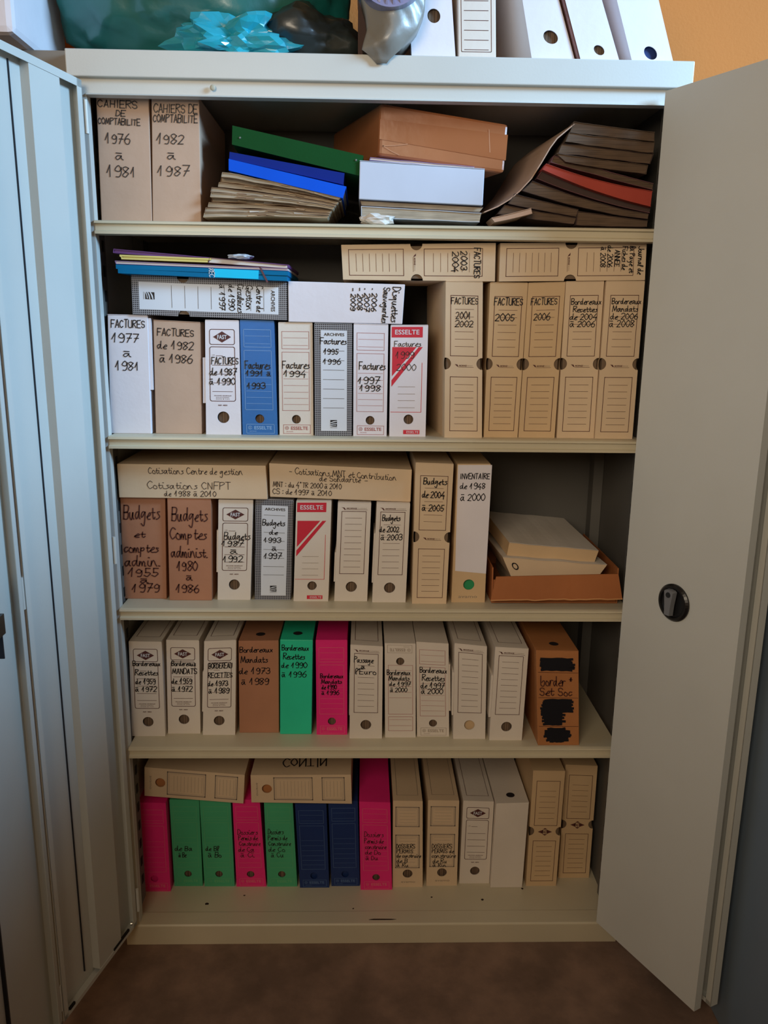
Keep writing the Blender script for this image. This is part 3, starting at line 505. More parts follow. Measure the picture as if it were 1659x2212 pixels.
bm = bmesh.new(); prism(bm, [(0, 0), (0, .052), (.003, .0555), (.045, .0555), (.05, .05), (.42, .05), (.42, 0)], -.6, .6, 'x'); part('base_plinth', bm, M_ENAMEL_SH, bev=.0015)
for zs in (1.675, 1.245, .863, .525):
    bm = bmesh.new()                                     # folded front lip: nose, recess, lower nose
    prism(bm, [(.012, zs), (.006, zs - .002), (.005, zs - .006), (.011, zs - .008), (.011, zs - .019), (.006, zs - .021), (.006, zs - .026),
               (.03, zs - .027), (.03, zs - .004), (.41, zs - .004), (.41, zs)], -.5675, .5675, 'x')
    part('shelf', bm, M_ENAMEL_SH)
# little rust marks and dirt specks on the plinth ledge
mat('rust_speck', (.16, .09, .06), .9)
for x, y, w_, d_ in ((-.42, .08, .006, .004), (-.33, .11, .003, .002), (.02, .015, .035, .0022), (.28, .09, .004, .003), (.15, .1, .003, .002), (.39, .13, .003, .003), (-.05, .06, .002, .002)):
    bm = bmesh.new(); n = 9; z = .0502 if y > .05 else .0557
    bm.faces.new([bm.verts.new((x + w_ * random.uniform(.7, 1.2) * math.cos(i * 6.283 / n), y + d_ * random.uniform(.7, 1.2) * math.sin(i * 6.283 / n), z)) for i in range(n)])
    r = bmesh.ops.extrude_face_region(bm, geom=bm.faces[:]); bmesh.ops.translate(bm, vec=(0, 0, .0006), verts=[v for v in r['geom'] if isinstance(v, bmesh.types.BMVert)])
    part('rust_mark', bm, 'rust_speck')

def leafbm(a, d_, n_, rects):
    """boxes (s0,s1,t0,t1,z0,z1) along the leaf direction d_ and its inner normal n_, starting at a"""
    bm = bmesh.new(); a = Vector((*a, 0)); d_ = Vector((*d_, 0)); n_ = Vector((*n_, 0))
    for s0, s1, t0, t1, z0, z1 in rects:
        P = [a + d_ * s0 + n_ * t0, a + d_ * s1 + n_ * t0, a + d_ * s1 + n_ * t1, a + d_ * s0 + n_ * t1]
        hexa(bm, [(q.x, q.y, z0) for q in P] + [(q.x, q.y, z1) for q in P])
    fixn(bm); return bm
def leaf(a, b_, inner, z0, z1, skin_first=True, hat=(.068, .155), rod=None, T=.02):
    """a folding-door leaf from a to b_; inner = side the hollow inside shows"""
    d = Vector((b_[0] - a[0], b_[1] - a[1])); Lg = d.length; d.normalize(); n = Vector((d.y, -d.x))
    if n.x * inner < 0: n = -n
    A = (a[0], a[1])
    # door skin with folded edges on all four sides
    R = [(0, Lg, -T, -T + .0014, z0, z1), (0, .0014, -T + .0014, 0, z0, z1), (Lg - .0014, Lg, -T + .0014, 0, z0, z1),
         (0, .016, -.0012, 0, z0, z1), (Lg - .014, Lg, -.0012, 0, z0, z1), (.0014, Lg - .0014, -T + .0014, 0, z1 - .0014, z1), (.0014, Lg - .0014, -T + .0014, 0, z0, z0 + .0014),
         (.0014, Lg - .0014, -.0012, 0, z1 - .014, z1 - .0014), (.0014, Lg - .0014, -.0012, 0, z0 + .0014, z0 + .010)]
    R[0] = (0, Lg, -T, -T + .0014, z0, z1)
    o = bm_obj('door_leaf', leafbm(A, d, n, R), M_ENAMEL, cab)
    if hat:
        h0, h1 = hat
        H = [(h0, h1, -.0030, -.0012, z0 + .010, z1 - .002), (h0, h0 + .0014, -T + .0014, -.003, z0 + .010, z1 - .002), (h1 - .0014, h1, -T + .0014, -.003, z0 + .010, z1 - .002)]
        bm_obj('stiffener', leafbm(A, d, n, H), M_ENAMEL, o)
    if rod:
        bm_obj('lock_rod', leafbm(A, d, n, [(rod, rod + .0022, -T + .0014, -T + .0040, z0 + .03, z1 - .016)]), mat('dark_rod', (.12, .13, .16), .5), o)
    return o, d, n
LZ0, LZ1 = .070, 1.922
l1, d1, n1 = leaf((-.568, -.012), (-.640, -.290), 1, LZ0, LZ1, rod=.186)
l2, d2, n2 = leaf((-.642, -.296), (-.634, -.586), 1, LZ0, LZ1, hat=None)
r1, e1, m1 = leaf((.560, -.006), (.694, -.270), 1, LZ0, LZ1, hat=None)          # outer leaf, its smooth painted front faces the opening
r2, e2, m2 = leaf((.600, -.002), (.716, -.268), -1, LZ0, LZ1, hat=None)
# hinges of the left leaf: small knuckles at the fold line
for z in (.13, 1.0, 1.86):
    for (x, y) in ((-.566, -.004), (-.6445, -.2925)):
        bm = bmesh.new(); bmesh.ops.create_cone(bm, cap_ends=True, segments=12, radius1=.004, radius2=.004, depth=.06, matrix=Matrix.Translation((x, y, z))); part('hinge', bm, None, cab)
bm = bmesh.new(); bmesh.ops.create_cone(bm, cap_ends=True, segments=14, radius1=.0045, radius2=.004, depth=.004, matrix=Matrix.Translation((-.575, -.03, .086)) @ Matrix.Rotation(math.pi / 2, 4, 'Y')); part('pivot_screw', bm, mat('bright_screw', (.75, .74, .70), .3, metal=.8), l1)
# dark slots cut at the foot of the left leaf
for s0, s1, z in ((.25, .268, .079), (.035, .10, .079)):
    bm = leafbm((-.568, -.012), d1, n1, [(s0, s1, -.0035, .0006, z, z + .006)]); bm_obj('slot', bm, M_SLOT, l1)

# handle on the right door: round black escutcheon with a grey lever
mat('black_plastic', (.055, .055, .065), .32, 0, spec=.6); mat('grey_plastic', (.47, .48, .50), .35, .03)
hc = Vector((.560, -.006)) + e1 * .143
# local frame on the door face: across = e1, up = z, out = -m1
def onleaf(s, z, t): return Vector((.560, -.006, 0)) + Vector((*e1, 0)) * s - Vector((*m1, 0)) * t + Vector((0, 0, z))
HS, HZ = .1395, .934
FT = .0205
def disc_ring(bm, prof, n=40, sq=1.0):
    rings = []
    for r, t in prof:
        rings.append([bm.verts.new(onleaf(HS + r * math.cos(k * 2 * math.pi / n), HZ + r * sq * math.sin(k * 2 * math.pi / n), FT + t)) for k in range(n)])
    for a_, b_ in zip(rings, rings[1:]):
        for k in range(n): bm.faces.new((a_[k], a_[(k + 1) % n], b_[(k + 1) % n], b_[k]))
    bm.faces.new(rings[0][::-1]); bm.faces.new(rings[-1])
handle = None
bm = bmesh.new(); disc_ring(bm, [(.039, -.0003), (.039, .003), (.035, .007), (.031, .007), (.029, .003), (.026, .002)]); fixn(bm)
handle = bm_obj('door_handle', bm, 'black_plastic', r1, smooth=False)
bm = bmesh.new()
pr = [(-.007, -.027), (.007, -.027), (.0085, -.005), (.0125, .024), (.009, .027), (0, .0285), (-.009, .027), (-.0125, .024), (-.0085, -.005)]
A_ = [bm.verts.new(onleaf(HS - .004 + a_, HZ + b_, FT + .004)) for a_, b_ in pr]; B_ = [bm.verts.new(onleaf(HS - .004 + a_ * .9, HZ + b_ * .97, FT + .015)) for a_, b_ in pr]
bm.faces.new(A_); bm.faces.new(B_[::-1])
for i in range(len(pr)): bm.faces.new((A_[i], A_[(i + 1) % len(pr)], B_[(i + 1) % len(pr)], B_[i]))
fixn(bm); o = bm_obj('lever', bm, 'grey_plastic', handle); o['label'] = 'grey tapered turning lever'
bm = bmesh.new(); n = 16
c_ = [bm.verts.new(onleaf(HS - .004 + .006 * math.cos(k * 6.2832 / n), HZ + .017 + .006 * math.sin(k * 6.2832 / n), FT + .0148)) for k in range(n)]
c2 = [bm.verts.new(onleaf(HS - .004 + .0055 * math.cos(k * 6.2832 / n), HZ + .017 + .0055 * math.sin(k * 6.2832 / n), FT + .0162)) for k in range(n)]
bm.faces.new(c2)
for k in range(n): bm.faces.new((c_[k], c_[(k + 1) % n], c2[(k + 1) % n], c2[k]))
fixn(bm); bm_obj('keyhole', bm, mat('dark_steel', (.22, .23, .25), .3, metal=.6), handle)
# inner lock case and rods on the far left leaf
def onl2(s, z, t): return Vector((-.642, -.296, 0)) + Vector((*d2, 0)) * s + Vector((*n2, 0)) * t + Vector((0, 0, z))
bm = leafbm((-.642, -.296), d2, n2, [(.108, .160, -.0185, .003, 1.0, 1.075), (.100, .135, -.0185, .007, .965, 1.0)]); lk = bm_obj('lock_case', bm, 'black_plastic', l2)
bm = leafbm((-.642, -.296), d2, n2, [(.190, .194, -.0185, -.012, .10, 1.88), (.101, .1035, -.012, .002, .92, .963)]); bm_obj('lock_rod', bm, mat('dark_rod', (.12, .13, .16), .5), l2)

# ---------------------------------------------------------------- neighbouring furniture
nb = thing('second_metal_cabinet', 'second metal cupboard, its enamel darkened as if in shade, standing left of the open one', 'cabinet', (-1.25, .02, 0))
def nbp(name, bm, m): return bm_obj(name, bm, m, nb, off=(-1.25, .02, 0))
bm = bmesh.new(); box(bm, -1.85, -.604, .03, .44, 1.945, 1.984); fixn(bm); nbp('top_cap', bm, mat('shade_darkened_enamel', (.50, .47, .43), .5))  # cap enamel darkened, the shade over this cupboard put into its colour
bm = bmesh.new(); box(bm, -1.85, -.604, .06, .44, 0, 1.944); fixn(bm); nbp('body', bm, mat('shaded_inside', (.13, .12, .14), .8))  # solid body coloured dark, stands in for the shaded opening
bl = thing('grey_blue_cabinet', 'dull grey-blue metal cupboard standing to the right of the right-hand door', 'cabinet', (1.0, -.3, 0))  # only one face shows; unseen height and forward length shaped to block low daylight
bm = bmesh.new(); box(bm, .752, 1.25, -1.15, .30, .0, 1.75, .004); fixn(bm); bm_obj('body', bm, mat('grey_blue_enamel', (.45, .51, .57), .5, .1, 3), bl, off=(1.0, -.3, 0))
bm = bmesh.new(); box(bm, .748, 1.254, -1.154, .304, 1.751, 1.77, .003); fixn(bm); bm_obj('top', bm, 'grey_blue_enamel', bl, off=(1.0, -.3, 0))
# ---------------------------------------------------------------- archive boxes
def print_fast(k, ink='print_brown', txt=True):
    k.frame(ink, .13, .075, .86, .205, .0013, .004); k.frame(ink, .13, .225, .86, .70, .0013, .004)
    k.poly(ink, [(.23, .14), (.495, .092), (.76, .14), (.495, .188)])
    k.text('print_white', 'FAST', .355, .635, .122, .158, lay=2, bold=.02)
    k.text(ink, '19', .2, .27, .292, .302); k.line(ink, .31, .303, .5, .303, .0009)
    for v in (.385, .462, .54, .615): k.line(ink, .2, v, .78, v, .0009)
    k.text(ink, 'ARCHIVES GENERALES', .24, .74, .648, .656, bold=.02); k.text(ink, 'BOITE DE CLASSEMENT', .3, .68, .664, .672); k.text(ink, 'DOS 8 CM', .3, .68, .678, .686)
    k.text(ink, 'REF. 4850', .36, .62, .732, .742, bold=.03)
    return [(.5, .845, .0125)]
def print_std(k, ink='print_rose', brand=None):
    k.frame(ink, .1, .075, .89, .225, .0008); k.frame(ink, .1, .255, .89, .775, .0008)
    for v in (.13, .195, .43, .49, .55, .61, .665, .72): k.line(ink, .14, v, .86, v, .0006)
    brand = brand or ink
    k.frame(brand, .12, .905, .91, .985, .0008); k.disc(brand, .22, .935, .0035, ring=.0008); k.line(brand, .19, .945, .25, .925, .0006); k.line(brand, .19, .925, .25, .945, .0006)
    k.text(brand, 'ESSELTE', .34, .84, .92, .95, bold=.02); k.text(brand, 'ARCHIVES', .2, .4, .963, .972)
    return [(.5, .855, .0095)]
def print_red(k):
    k.rect('print_red', .03, .012, .86, .105); k.text('print_white', 'ESSELTE', .12, .77, .037, .078, lay=2, bold=.015)
    k.poly('print_red', [(.05, .19), (.7, .19), (.05, .45)]); k.poly('print_red', [(.86, .19), (.99 - .12, .19), (.05, .54), (.05, .50)] if False else [(.76, .19), (.87, .19), (.04, .545), (.04, .485)])
    k.line('print_red', .86, .33, .86, .775, .001); k.line('print_red', .03, .775, .86, .775, .001)
    for v in (.545, .61, .67, .735): k.line('print_grey', .22, v, .68, v, .0008)
    k.rect('print_red', .38, .94, .83, .978); k.text('print_white', 'ESSELTE', .47, .8, .948, .97, lay=2)
    return [(.52, .842, .0105)]
def print_archives(k):
    k.rect('print_white', .17, .055, .86, .955)
    k.text('ink_black', 'ARCHIVES', .25, .79, .078, .103, lay=2, bold=.02)
    for v in (.15, .235, .32, .405, .49, .575, .66, .745): k.line('ink_black', .23, v, .79, v, .0007, lay=2)
    k.rect('ink_black', .42, .855, .60, .915, lay=2)
    for a, b_, c in ((.862, .878, .6), (.882, .895, .6), (.898, .908, .58)): k.poly('print_white', [(.42, b_), (.5, a + .004), (c, a), (c, a + .006), (.5, b_ - .002), (.42, b_ + .007)], lay=3)
    k.line('ink_black', .42, .925, .6, .925, .0006, lay=2)
    return [(.51, .775, .0115)]
def print_val(k, ink='print_brown'):
    k.poly(ink, [(.1, .042), (.2, .046), (.24, .062), (.21, .068), (.16, .05)]); k.text(ink, 'ARCHIVAGE', .26, .58, .047, .06, bold=.04); k.text('print_grey', 'CLASSEMENT', .6, .88, .049, .058); k.line(ink, .2, .068, .9, .068, .0007)
    k.frame(ink, .13, .085, .86, .715, .0012)
    for i in range(9): k.line(ink, .24, .15 + i * .062, .74, .15 + i * .062, .0007)
    return [(.5, .85, .0125)]
def print_notch(k, ink='print_brown', fast=False, lines=7):
    k.frame(ink, .14, .085, .87, .465, .0012); k.frame(ink, .14, .60, .87, .955, .0012)
    for i in range(6): k.line(ink, .26, .17 + i * .047, .76, .17 + i * .047, .0007)
    for i in range(7): k.line(ink, .26, .65 + i * .043, .76, .65 + i * .043, .0007)
    if fast:
        k.poly(ink, [(.27, .52), (.44, .502), (.44, .538)]); k.poly(ink, [(.73, .52), (.56, .502), (.56, .538)]); k.poly(ink, [(.42, .50), (.58, .50), (.5, .487)]); k.poly(ink, [(.42, .54), (.58, .54), (.5, .553)])
        k.text(ink, 'FAST', .42, .58, .506, .534, bold=.03)
    else:
        k.poly(ink, [(.26, .518), (.33, .52), (.36, .534), (.33, .534)]); k.text(ink, 'ARCHIVAGE', .37, .58, .522, .532, bold=.04); k.text('print_grey', 'BOX', .6, .74, .524, .531); k.line(ink, .36, .537, .76, .537, .0006)
    return [('notch', .515, .0125)]
def print_avamo(k):
    for a, b_ in ((.07, .29), (.39, .77)):
        k.frame('print_grey', .1, a, .88, b_, .0026); k.frame('print_lightgrey', .15, a + .018, .83, b_ - .018, .0006)
        n = int((b_ - a) / .035)
        for i in range(1, n): k.line('print_lightgrey', .22, a + i * .035, .76, a + i * .035, .0006)
    k.text('print_grey', 'avamo', .28, .75, .932, .948)
    return [(.5, .842, .0125)]
def tongue(bm, F, side, v0, v1, prot, y_in=.002, dep=.10):
    e = 0 if side < 0 else 1
    s_ = side * prot / F.w
    P = []
    for v in (v1, v0):
        A = F.at(e + side * .0003 / F.w, v, -y_in); Bq = F.at(e + s_, v, -y_in)
        P.append((A, Bq))
    back = -F.n * dep
    c = [P[0][0], P[0][1], P[0][1] + back, P[0][0] + back, P[1][0], P[1][1], P[1][1] + back, P[1][0] + back]
    hexa(bm, c)
def archive_box(key, name, label, m, kind, rot=0, group=None, wink=.0018, ink='ink_black', std=None, brand=None,
                flap=None, hole=None, lid=True, top_hole=False, papers='paper_edges', category='box', topframe=None):
    y, dep, dx, P = GEO[key]
    q = [Vector((a, y, b_)) for a, b_ in P]; D = Vector((dx, dep, 0))
    base = (q[2] + q[3]) / 2 + D / 2
    root = thing(name, label, category, tuple(base), group); off = tuple(base)
    F0 = Face(*q); F = F0.rot(rot) if rot else F0
    k = Ink(F); H = []
    if kind == 'fast': H = print_fast(k)
    elif kind == 'std': H = print_std(k, std or 'print_rose', brand)
    elif kind == 'red': H = print_red(k)
    elif kind == 'arch': H = print_archives(k)
    elif kind == 'val': H = print_val(k)
    elif kind == 'notch': H = print_notch(k)
    elif kind == 'notchfast': H = print_notch(k, fast=True)
    elif kind == 'avamo': H = print_avamo(k)
    if hole is not None: H = hole
    hk = Ink(F0 if kind == 'flip' or HAND_FACE.get(key) else F)
    for h in HAND.get(key, []):
        hk.hand(ink, h[0], h[1], h[2], h[3], h[4], wink, slope=(h[5] if len(h) > 5 else 0))
    # ---- card body
    bm = bmesh.new(); fq = F.q; bk = [a + D for a in fq]
    V = [bm.verts.new(a) for a in fq]; Bk = [bm.verts.new(a) for a in bk]
    notch = [h for h in H if h[0] == 'notch']; holes = [h for h in H if h[0] != 'notch']
    bm.faces.new(Bk[::-1])
    if notch:
        v, r = notch[0][1], notch[0][2]; n = 10
        L_, R_ = [], []
        for e, lst in ((0, L_), (1, R_)):
            for i in range(n + 1):
                a = math.pi * i / n          # from above to below the notch
                du = math.sin(a) * r / F.w; dv = -math.cos(a) * r / F.h
                lst.append(F.at(e + (du if e == 0 else -du), v + dv))
        lv = [bm.verts.new(a) for a in L_]; rv = [bm.verts.new(a) for a in R_]
        bm.faces.new([V[0], V[1]] + rv + [V[2], V[3]] + lv[::-1])
        ud = D.normalized()
        for e, a_, b_, vs in ((0, 0, 3, lv), (1, 1, 2, rv)):
            arc = []
            for i in range(1, n):
                a = math.pi * i / n; arc.append(bm.verts.new(F.at(e, v - math.cos(a) * r / F.h) + ud * math.sin(a) * r))
            bm.faces.new([V[a_], vs[0]] + arc + [vs[-1], V[b_], Bk[b_], Bk[a_]])
        bm.faces.new((V[0], Bk[0], Bk[1], V[1])); bm.faces.new((V[3], V[2], Bk[2], Bk[3]))
    elif holes:
        u, v, r = holes[0]; n = 24; a = 1.25 * r / F.w; b_ = 1.25 * r / F.h
        us = [0, u - a, u + a, 1]; vs = [0, v - b_, v + b_, 1]
        G = [[None] * 4 for _ in range(4)]
        for i in range(4):
            for j in range(4):
                c = {(0, 0): V[0], (3, 0): V[1], (3, 3): V[2], (0, 3): V[3]}.get((i, j))
                G[i][j] = c or bm.verts.new(F.at(us[i], vs[j]))
        for i in range(3):
            for j in range(3):
                if (i, j) != (1, 1): bm.faces.new((G[i][j], G[i + 1][j], G[i + 1][j + 1], G[i][j + 1]))
        ci = []; cb = []
        for t in range(n):
            an = -math.pi * .75 + 2 * math.pi * t / n
            pt = F.at(u + math.cos(an) * r / F.w, v + math.sin(an) * r / F.h); ci.append(bm.verts.new(pt)); cb.append(bm.verts.new(pt - F.n * .0022))
        sq = [G[1][1], G[2][1], G[2][2], G[1][2]]
        for s in range(4):
            arc = [ci[(s * 6 + t) % n] for t in range(7)]
            bm.faces.new([sq[s], sq[(s + 1) % 4]] + arc[::-1])
        for t in range(n): bm.faces.new((ci[t], ci[(t + 1) % n], cb[(t + 1) % n], cb[t]))
        for i in range(4):                      # the four long sides (front edge carries the grid points)
            row = {0: [G[x][0] for x in range(4)], 1: [G[3][x] for x in range(4)], 2: [G[x][3] for x in (3, 2, 1, 0)], 3: [G[0][x] for x in (3, 2, 1, 0)]}[i]
            bm.faces.new(row[::-1] + [Bk[i], Bk[(i + 1) % 4]])
    else:
        bm.faces.new(V)
        for i in range(4): bm.faces.new((V[(i + 1) % 4], V[i], Bk[i], Bk[(i + 1) % 4]))
    fixn(bm)
    if kind == 'arch':
        uvl = bm.loops.layers.uv.new('UVMap')
        for f in bm.faces:
            nn = f.normal
            for lp in f.loops:
                c = lp.vert.co
                lp[uvl].uv = (c.x, c.z) if abs(nn.y) > .6 else ((c.y, c.z) if abs(nn.x) > .6 else (c.x, c.y))
    body = bm_obj('card_body', bm, 'grid' if kind == 'arch' else m, root, off=off)
    if not (notch or holes):
        md = body.modifiers.new('b', 'BEVEL'); md.width = .0014; md.segments = 2
    # ---- what shows through the openings
    if notch or holes:
        ins = .004; bmi = bmesh.new()
        u0, v0 = ins / F.w, ins / F.h; t0 = .0035 if notch else .008
        c = []
        for dd in (t0, dep - .01):
            pass
        fr = [F.at(u0, 1 - v0) , F.at(1 - u0, 1 - v0), F.at(1 - u0, v0), F.at(u0, v0)]
        a0 = [x + D.normalized() * t0 for x in fr]; a1 = [x + D * .95 for x in fr]
        hexa(bmi, [a0[0], a0[1], a1[1], a1[0], a0[3], a0[2], a1[2], a1[3]]); fixn(bmi)
        bm_obj('inner_tray' if notch else 'papers', bmi, 'inner_card' if notch else papers, root, off=off)
    # ---- overlapping top flap
    if lid:
        bml = bmesh.new(); e = .0011; up = Vector((0, 0, e)); ov = Vector((0, -.0009, 0))
        a, b_ = F0.q[0], F0.q[1]; u_ = (b_ - a).normalized() * .0006
        a = a + Vector((0, 0, .0002)) + u_; b_ = b_ + Vector((0, 0, .0002)) - u_
        hexa(bml, [a + ov, b_ + ov, b_ + D * .97, a + D * .97, a + ov + up, b_ + ov + up, b_ + D * .97 + up, a + D * .97 + up]); fixn(bml)
        lo = bm_obj('top_flap', bml, 'grid' if kind == 'arch' else m, root, off=off)
        if topframe:
            a2 = F0.q[0] + Vector((0, 0, .0016)); b2 = F0.q[1] + Vector((0, 0, .0016))
            TF = Face(a2 + D * .9, b2 + D * .9, b2, a2); tk = Ink(TF)
            tk.frame(topframe, .14, .06, .86, .90, .001)
            tk.done(lo, off=off)
        if top_hole:
            a2 = F0.q[0] + Vector((0, 0, .0016)); b2 = F0.q[1] + Vector((0, 0, .0016))
            TF = Face(a2 + D * .9, b2 + D * .9, b2, a2); tk = Ink(TF); tk.disc('ink_soft_black', .5, .86, .011); tk.done(lo, {'ink_soft_black': 'finger_hole'}, off=off)
    if flap:
        for side, v0, v1, prot in flap:
            bmf = bmesh.new(); tongue(bmf, F0, side, v0, v1, prot); fixn(bmf); bm_obj('side_flap', bmf, m, root, off=off)
    k.done(root, {'print_white': 'paper_label' if kind == 'arch' else 'printed_marks'}, off=off)
    hk.done(root, off=off)
    return root, F0, off
HAND_FACE = {'f5': 1, 'f6': 1}
G1 = 'box files standing on the top shelf'; G2 = 'box files standing on the second shelf'; G3 = 'box files standing on the third shelf'
G4 = 'box files standing on the fourth shelf'; G5 = 'box files standing at the bottom'; G2F = 'box files lying flat on the second shelf row'
AB = 'archive_box'
archive_box('a1', AB, 'tall tan cardboard box against the left side panel, marked CAHIERS DE COMPTABILITÉ 1976 à 1981', 'tan_card', 'plain', group=G1, ink='ink_soft_black', wink=.0019)
archive_box('a2', AB, 'tall tan box with its right side showing, marked CAHIERS DE COMPTABILITÉ 1982 à 1987', 'tan_card', 'plain', group=G1, ink='ink_soft_black', wink=.0019)
archive_box('b1', AB, 'scuffed white card box marked FACTURES 1977 à 1981 at the left end', 'white_card', 'plain', group=G2, flap=[(1, .02, .62, .006)], wink=.0019)
archive_box('b2', AB, 'tan card box marked FACTURES de 1982 à 1986', 'tan_card', 'plain', group=G2, wink=.0019)
archive_box('b3', AB, 'white box file with plum diamond emblem marked FACTURES de 1987 à 1990', 'white_card', 'fast', group=G2, flap=[(-1, .32, .72, .006)], ink='ink_black')
archive_box('b4', AB, 'bright blue box file with white ruled print marked Factures 1991 à 1993', 'blue_card', 'std', group=G2, std='print_pale_blue')
archive_box('b5', AB, 'white box file marked Factures 1994, between the blue and a black grid-patterned one', 'white_card_warm', 'std', group=G2)
archive_box('b6', AB, 'black grid-patterned box file with white label marked Factures 1995 1996', 'white_card', 'arch', group=G2)
archive_box('b7', AB, 'white box file marked Factures 1997 1998, left of the red triangle one', 'white_card', 'std', group=G2)
archive_box('b8', AB, 'white box file with red triangle marked Factures 1999 2000', 'white_card', 'red', group=G2, ink='ink_soft_black', wink=.0013)
archive_box('b9', AB, 'cream notched box file marked FACTURES 2001 2002, taller than its left neighbour', 'cream_card', 'notch', group=G2, wink=.0016)
archive_box('b10', AB, 'cream notched box file leaning right, marked FACTURES 2005', 'buff_card', 'notch', group=G2, wink=.0018)
archive_box('b11', AB, 'cream notched box file marked FACTURES 2006', 'buff_card', 'notch', group=G2, wink=.0016)
archive_box('b12', AB, 'cream notched box file marked Bordereaux Recettes de 2004 à 2006', 'cream_card', 'notch', group=G2, wink=.0016)
archive_box('b13', AB, 'cream notched box file marked Bordereaux Mandats de 2006 à 2008, next to the right door', 'cream_card', 'notch', group=G2, wink=.0016)
archive_box('f1', AB, 'black grid-patterned box file lying flat, marked Centre de Gestion Circulaires', 'white_card', 'arch', rot=1, group=G2F, hole=[('notch', .67, .012)], lid=False, wink=.0018)
archive_box('f2', AB, 'plain white card box lying flat, marked Disquettes Sauvegardes', 'white_card', 'plain', rot=1, group=G2F, lid=False, wink=.0019)
archive_box('f3', AB, 'cream notched box file lying flat, marked FACTURES 2003 2004', 'cream_card', 'notch', rot=1, group=G2F, lid=False, wink=.0018)
archive_box('f4', AB, 'cream notched box file lying flat, marked Journal de la Paye, beside the right door', 'cream_card', 'notch', rot=1, group=G2F, lid=False, wink=.0016)
archive_box('c1', AB, 'brown kraft box marked Budgets et comptes admin. 1955 à 1979', 'kraft_card', 'plain', group=G3, ink='ink_brown', wink=.0027)
archive_box('c2', AB, 'brown kraft box marked Budgets Comptes administ. 1980 à 1986', 'kraft_card', 'plain', group=G3, ink='ink_brown', wink=.0027)
archive_box('c3', AB, 'white box file with plum diamond emblem marked Budgets 1987 à 1992', 'white_card_warm', 'fast', group=G3, flap=[(-1, .3, .72, .0035)])
archive_box('c4', AB, 'black grid-patterned box file with white label marked Budgets de 1993 à 1997', 'white_card', 'arch', group=G3, wink=.0018)
archive_box('c5', AB, 'white box file with red triangle and no handwriting on the third shelf', 'white_card_warm', 'red', group=G3)
archive_box('c6', AB, 'white box file with an unmarked ruled label, right of the red triangle one', 'white_card_warm', 'val', group=G3, flap=[(-1, .5, .8, .003)])
archive_box('c7', AB, 'white box file marked Budgets de 2002 à 2003', 'white_card_warm', 'val', group=G3, flap=[(-1, .3, .8, .003)], wink=.0018)
archive_box('c8', AB, 'tall cream notched box file marked Budgets de 2004 à 2005', 'cream_card', 'notch', group=G3, wink=.0019)
# third shelf: inventory box with a pasted white paper strip
rt, F, off = archive_box('c9', AB, 'tall grey-beige box file with pasted white strip marked INVENTAIRE de 1948 à 2000', 'buff_card', 'plain', group=G3, hole=[(.5, .868, .0125)], papers='green_paper', wink=.0018)
k = Ink(F); k.text('print_grey', 'avamo', .2, .76, .952, .967); k.done(rt, off=off)
bm = bmesh.new()
TL, TR, BR, BL = F.at(.02, .004, .0003), F.at(1.04, .004, .0003), F.at(1.0, .785, .0003), F.at(.07, .765, .0003); Q = [TL, TR, BR, BL]
n_ = F.n * .0005
hexa(bm, [BL + n_, BR + n_, BR, BL, TL + n_, TR + n_, TR, TL]); fixn(bm); o = bm_obj('paper_strip', bm, 'white_card', rt, off=off)
for ch in [c for c in rt.children if c.name.startswith('handwriting')]: ch.location = Vector(ch.location) + F.n * .0006
archive_box('f5', AB, 'long cream card box lying flat, marked Cotisations Centre de gestion', 'cream_card', 'plain', group='card boxes lying flat on the third shelf row', lid=False, ink='ink_soft_black', wink=.0013)
archive_box('f6', AB, 'long cream card box lying flat, marked Cotisations MNT et Contribution de Solidarité', 'cream_card', 'plain', group='card boxes lying flat on the third shelf row', lid=False, ink='ink_soft_black', wink=.0013)
FL = [(-1, .3, .72, .003)]
archive_box('d1', AB, 'leftmost white diamond-emblem box on the fourth shelf, marked Bordereaux Recettes de 1959', 'white_card_warm', 'fast', group=G4, topframe='print_brown', wink=.0018)
archive_box('d2', AB, 'white diamond-emblem box file marked Bordereaux MANDATS de 1959 à 1972', 'white_card_warm', 'fast', group=G4, topframe='print_brown', wink=.0018)
archive_box('d3', AB, 'diamond-emblem box in capitals BORDEREAUX RECETTES de 1973, left of the brown one', 'white_card_warm', 'fast', group=G4, topframe='print_brown', flap=[(-1, .32, .75, .0028)], wink=.0018)
archive_box('d4', AB, 'brown card box marked Bordereaux Mandats de 1973 à 1989', 'kraft_card', 'plain', group=G4, top_hole=True, wink=.0019)
archive_box('d5', AB, 'bright green card box marked Bordereaux Recettes de 1990 à 1996', 'green_card', 'plain', group=G4, top_hole=True, wink=.0018)
archive_box('d6', AB, 'pink box file marked Bordereaux Mandats de 1990 à 1996', 'pink_card', 'std', group=G4, std='print_pale_pink', wink=.0018, ink='ink_black')
archive_box('d7', AB, "white box file marked Passage à l'Euro", 'white_card_warm', 'val', group=G4, topframe='print_brown', flap=[(-1, .3, .75, .0015)], wink=.0018)
rt, F, off = archive_box('d8', AB, 'white box file with upside-down print marked Bordereaux Mandats de 1997 à 2000', 'white_card_warm', 'flip', group=G4, hole=[(.5, .185, .0095)], wink=.0017)
k = Ink(F.rot(2)); print_std(k, 'print_rose', 'print_lightgrey'); k.done(rt, off=off)
archive_box('d9', AB, 'white box file with bulging side marked Bordereaux Recettes de 1997 à 2000', 'white_card_warm', 'std', group=G4, brand='print_lightgrey', flap=[(1, .22, .72, .004)], wink=.0018)
archive_box('d10', AB, 'white box file with empty ruled label, left of two empty-labelled ones', 'white_card_warm', 'val', group=G4, flap=[(-1, .3, .75, .004)], papers='buff_card', topframe='print_brown')
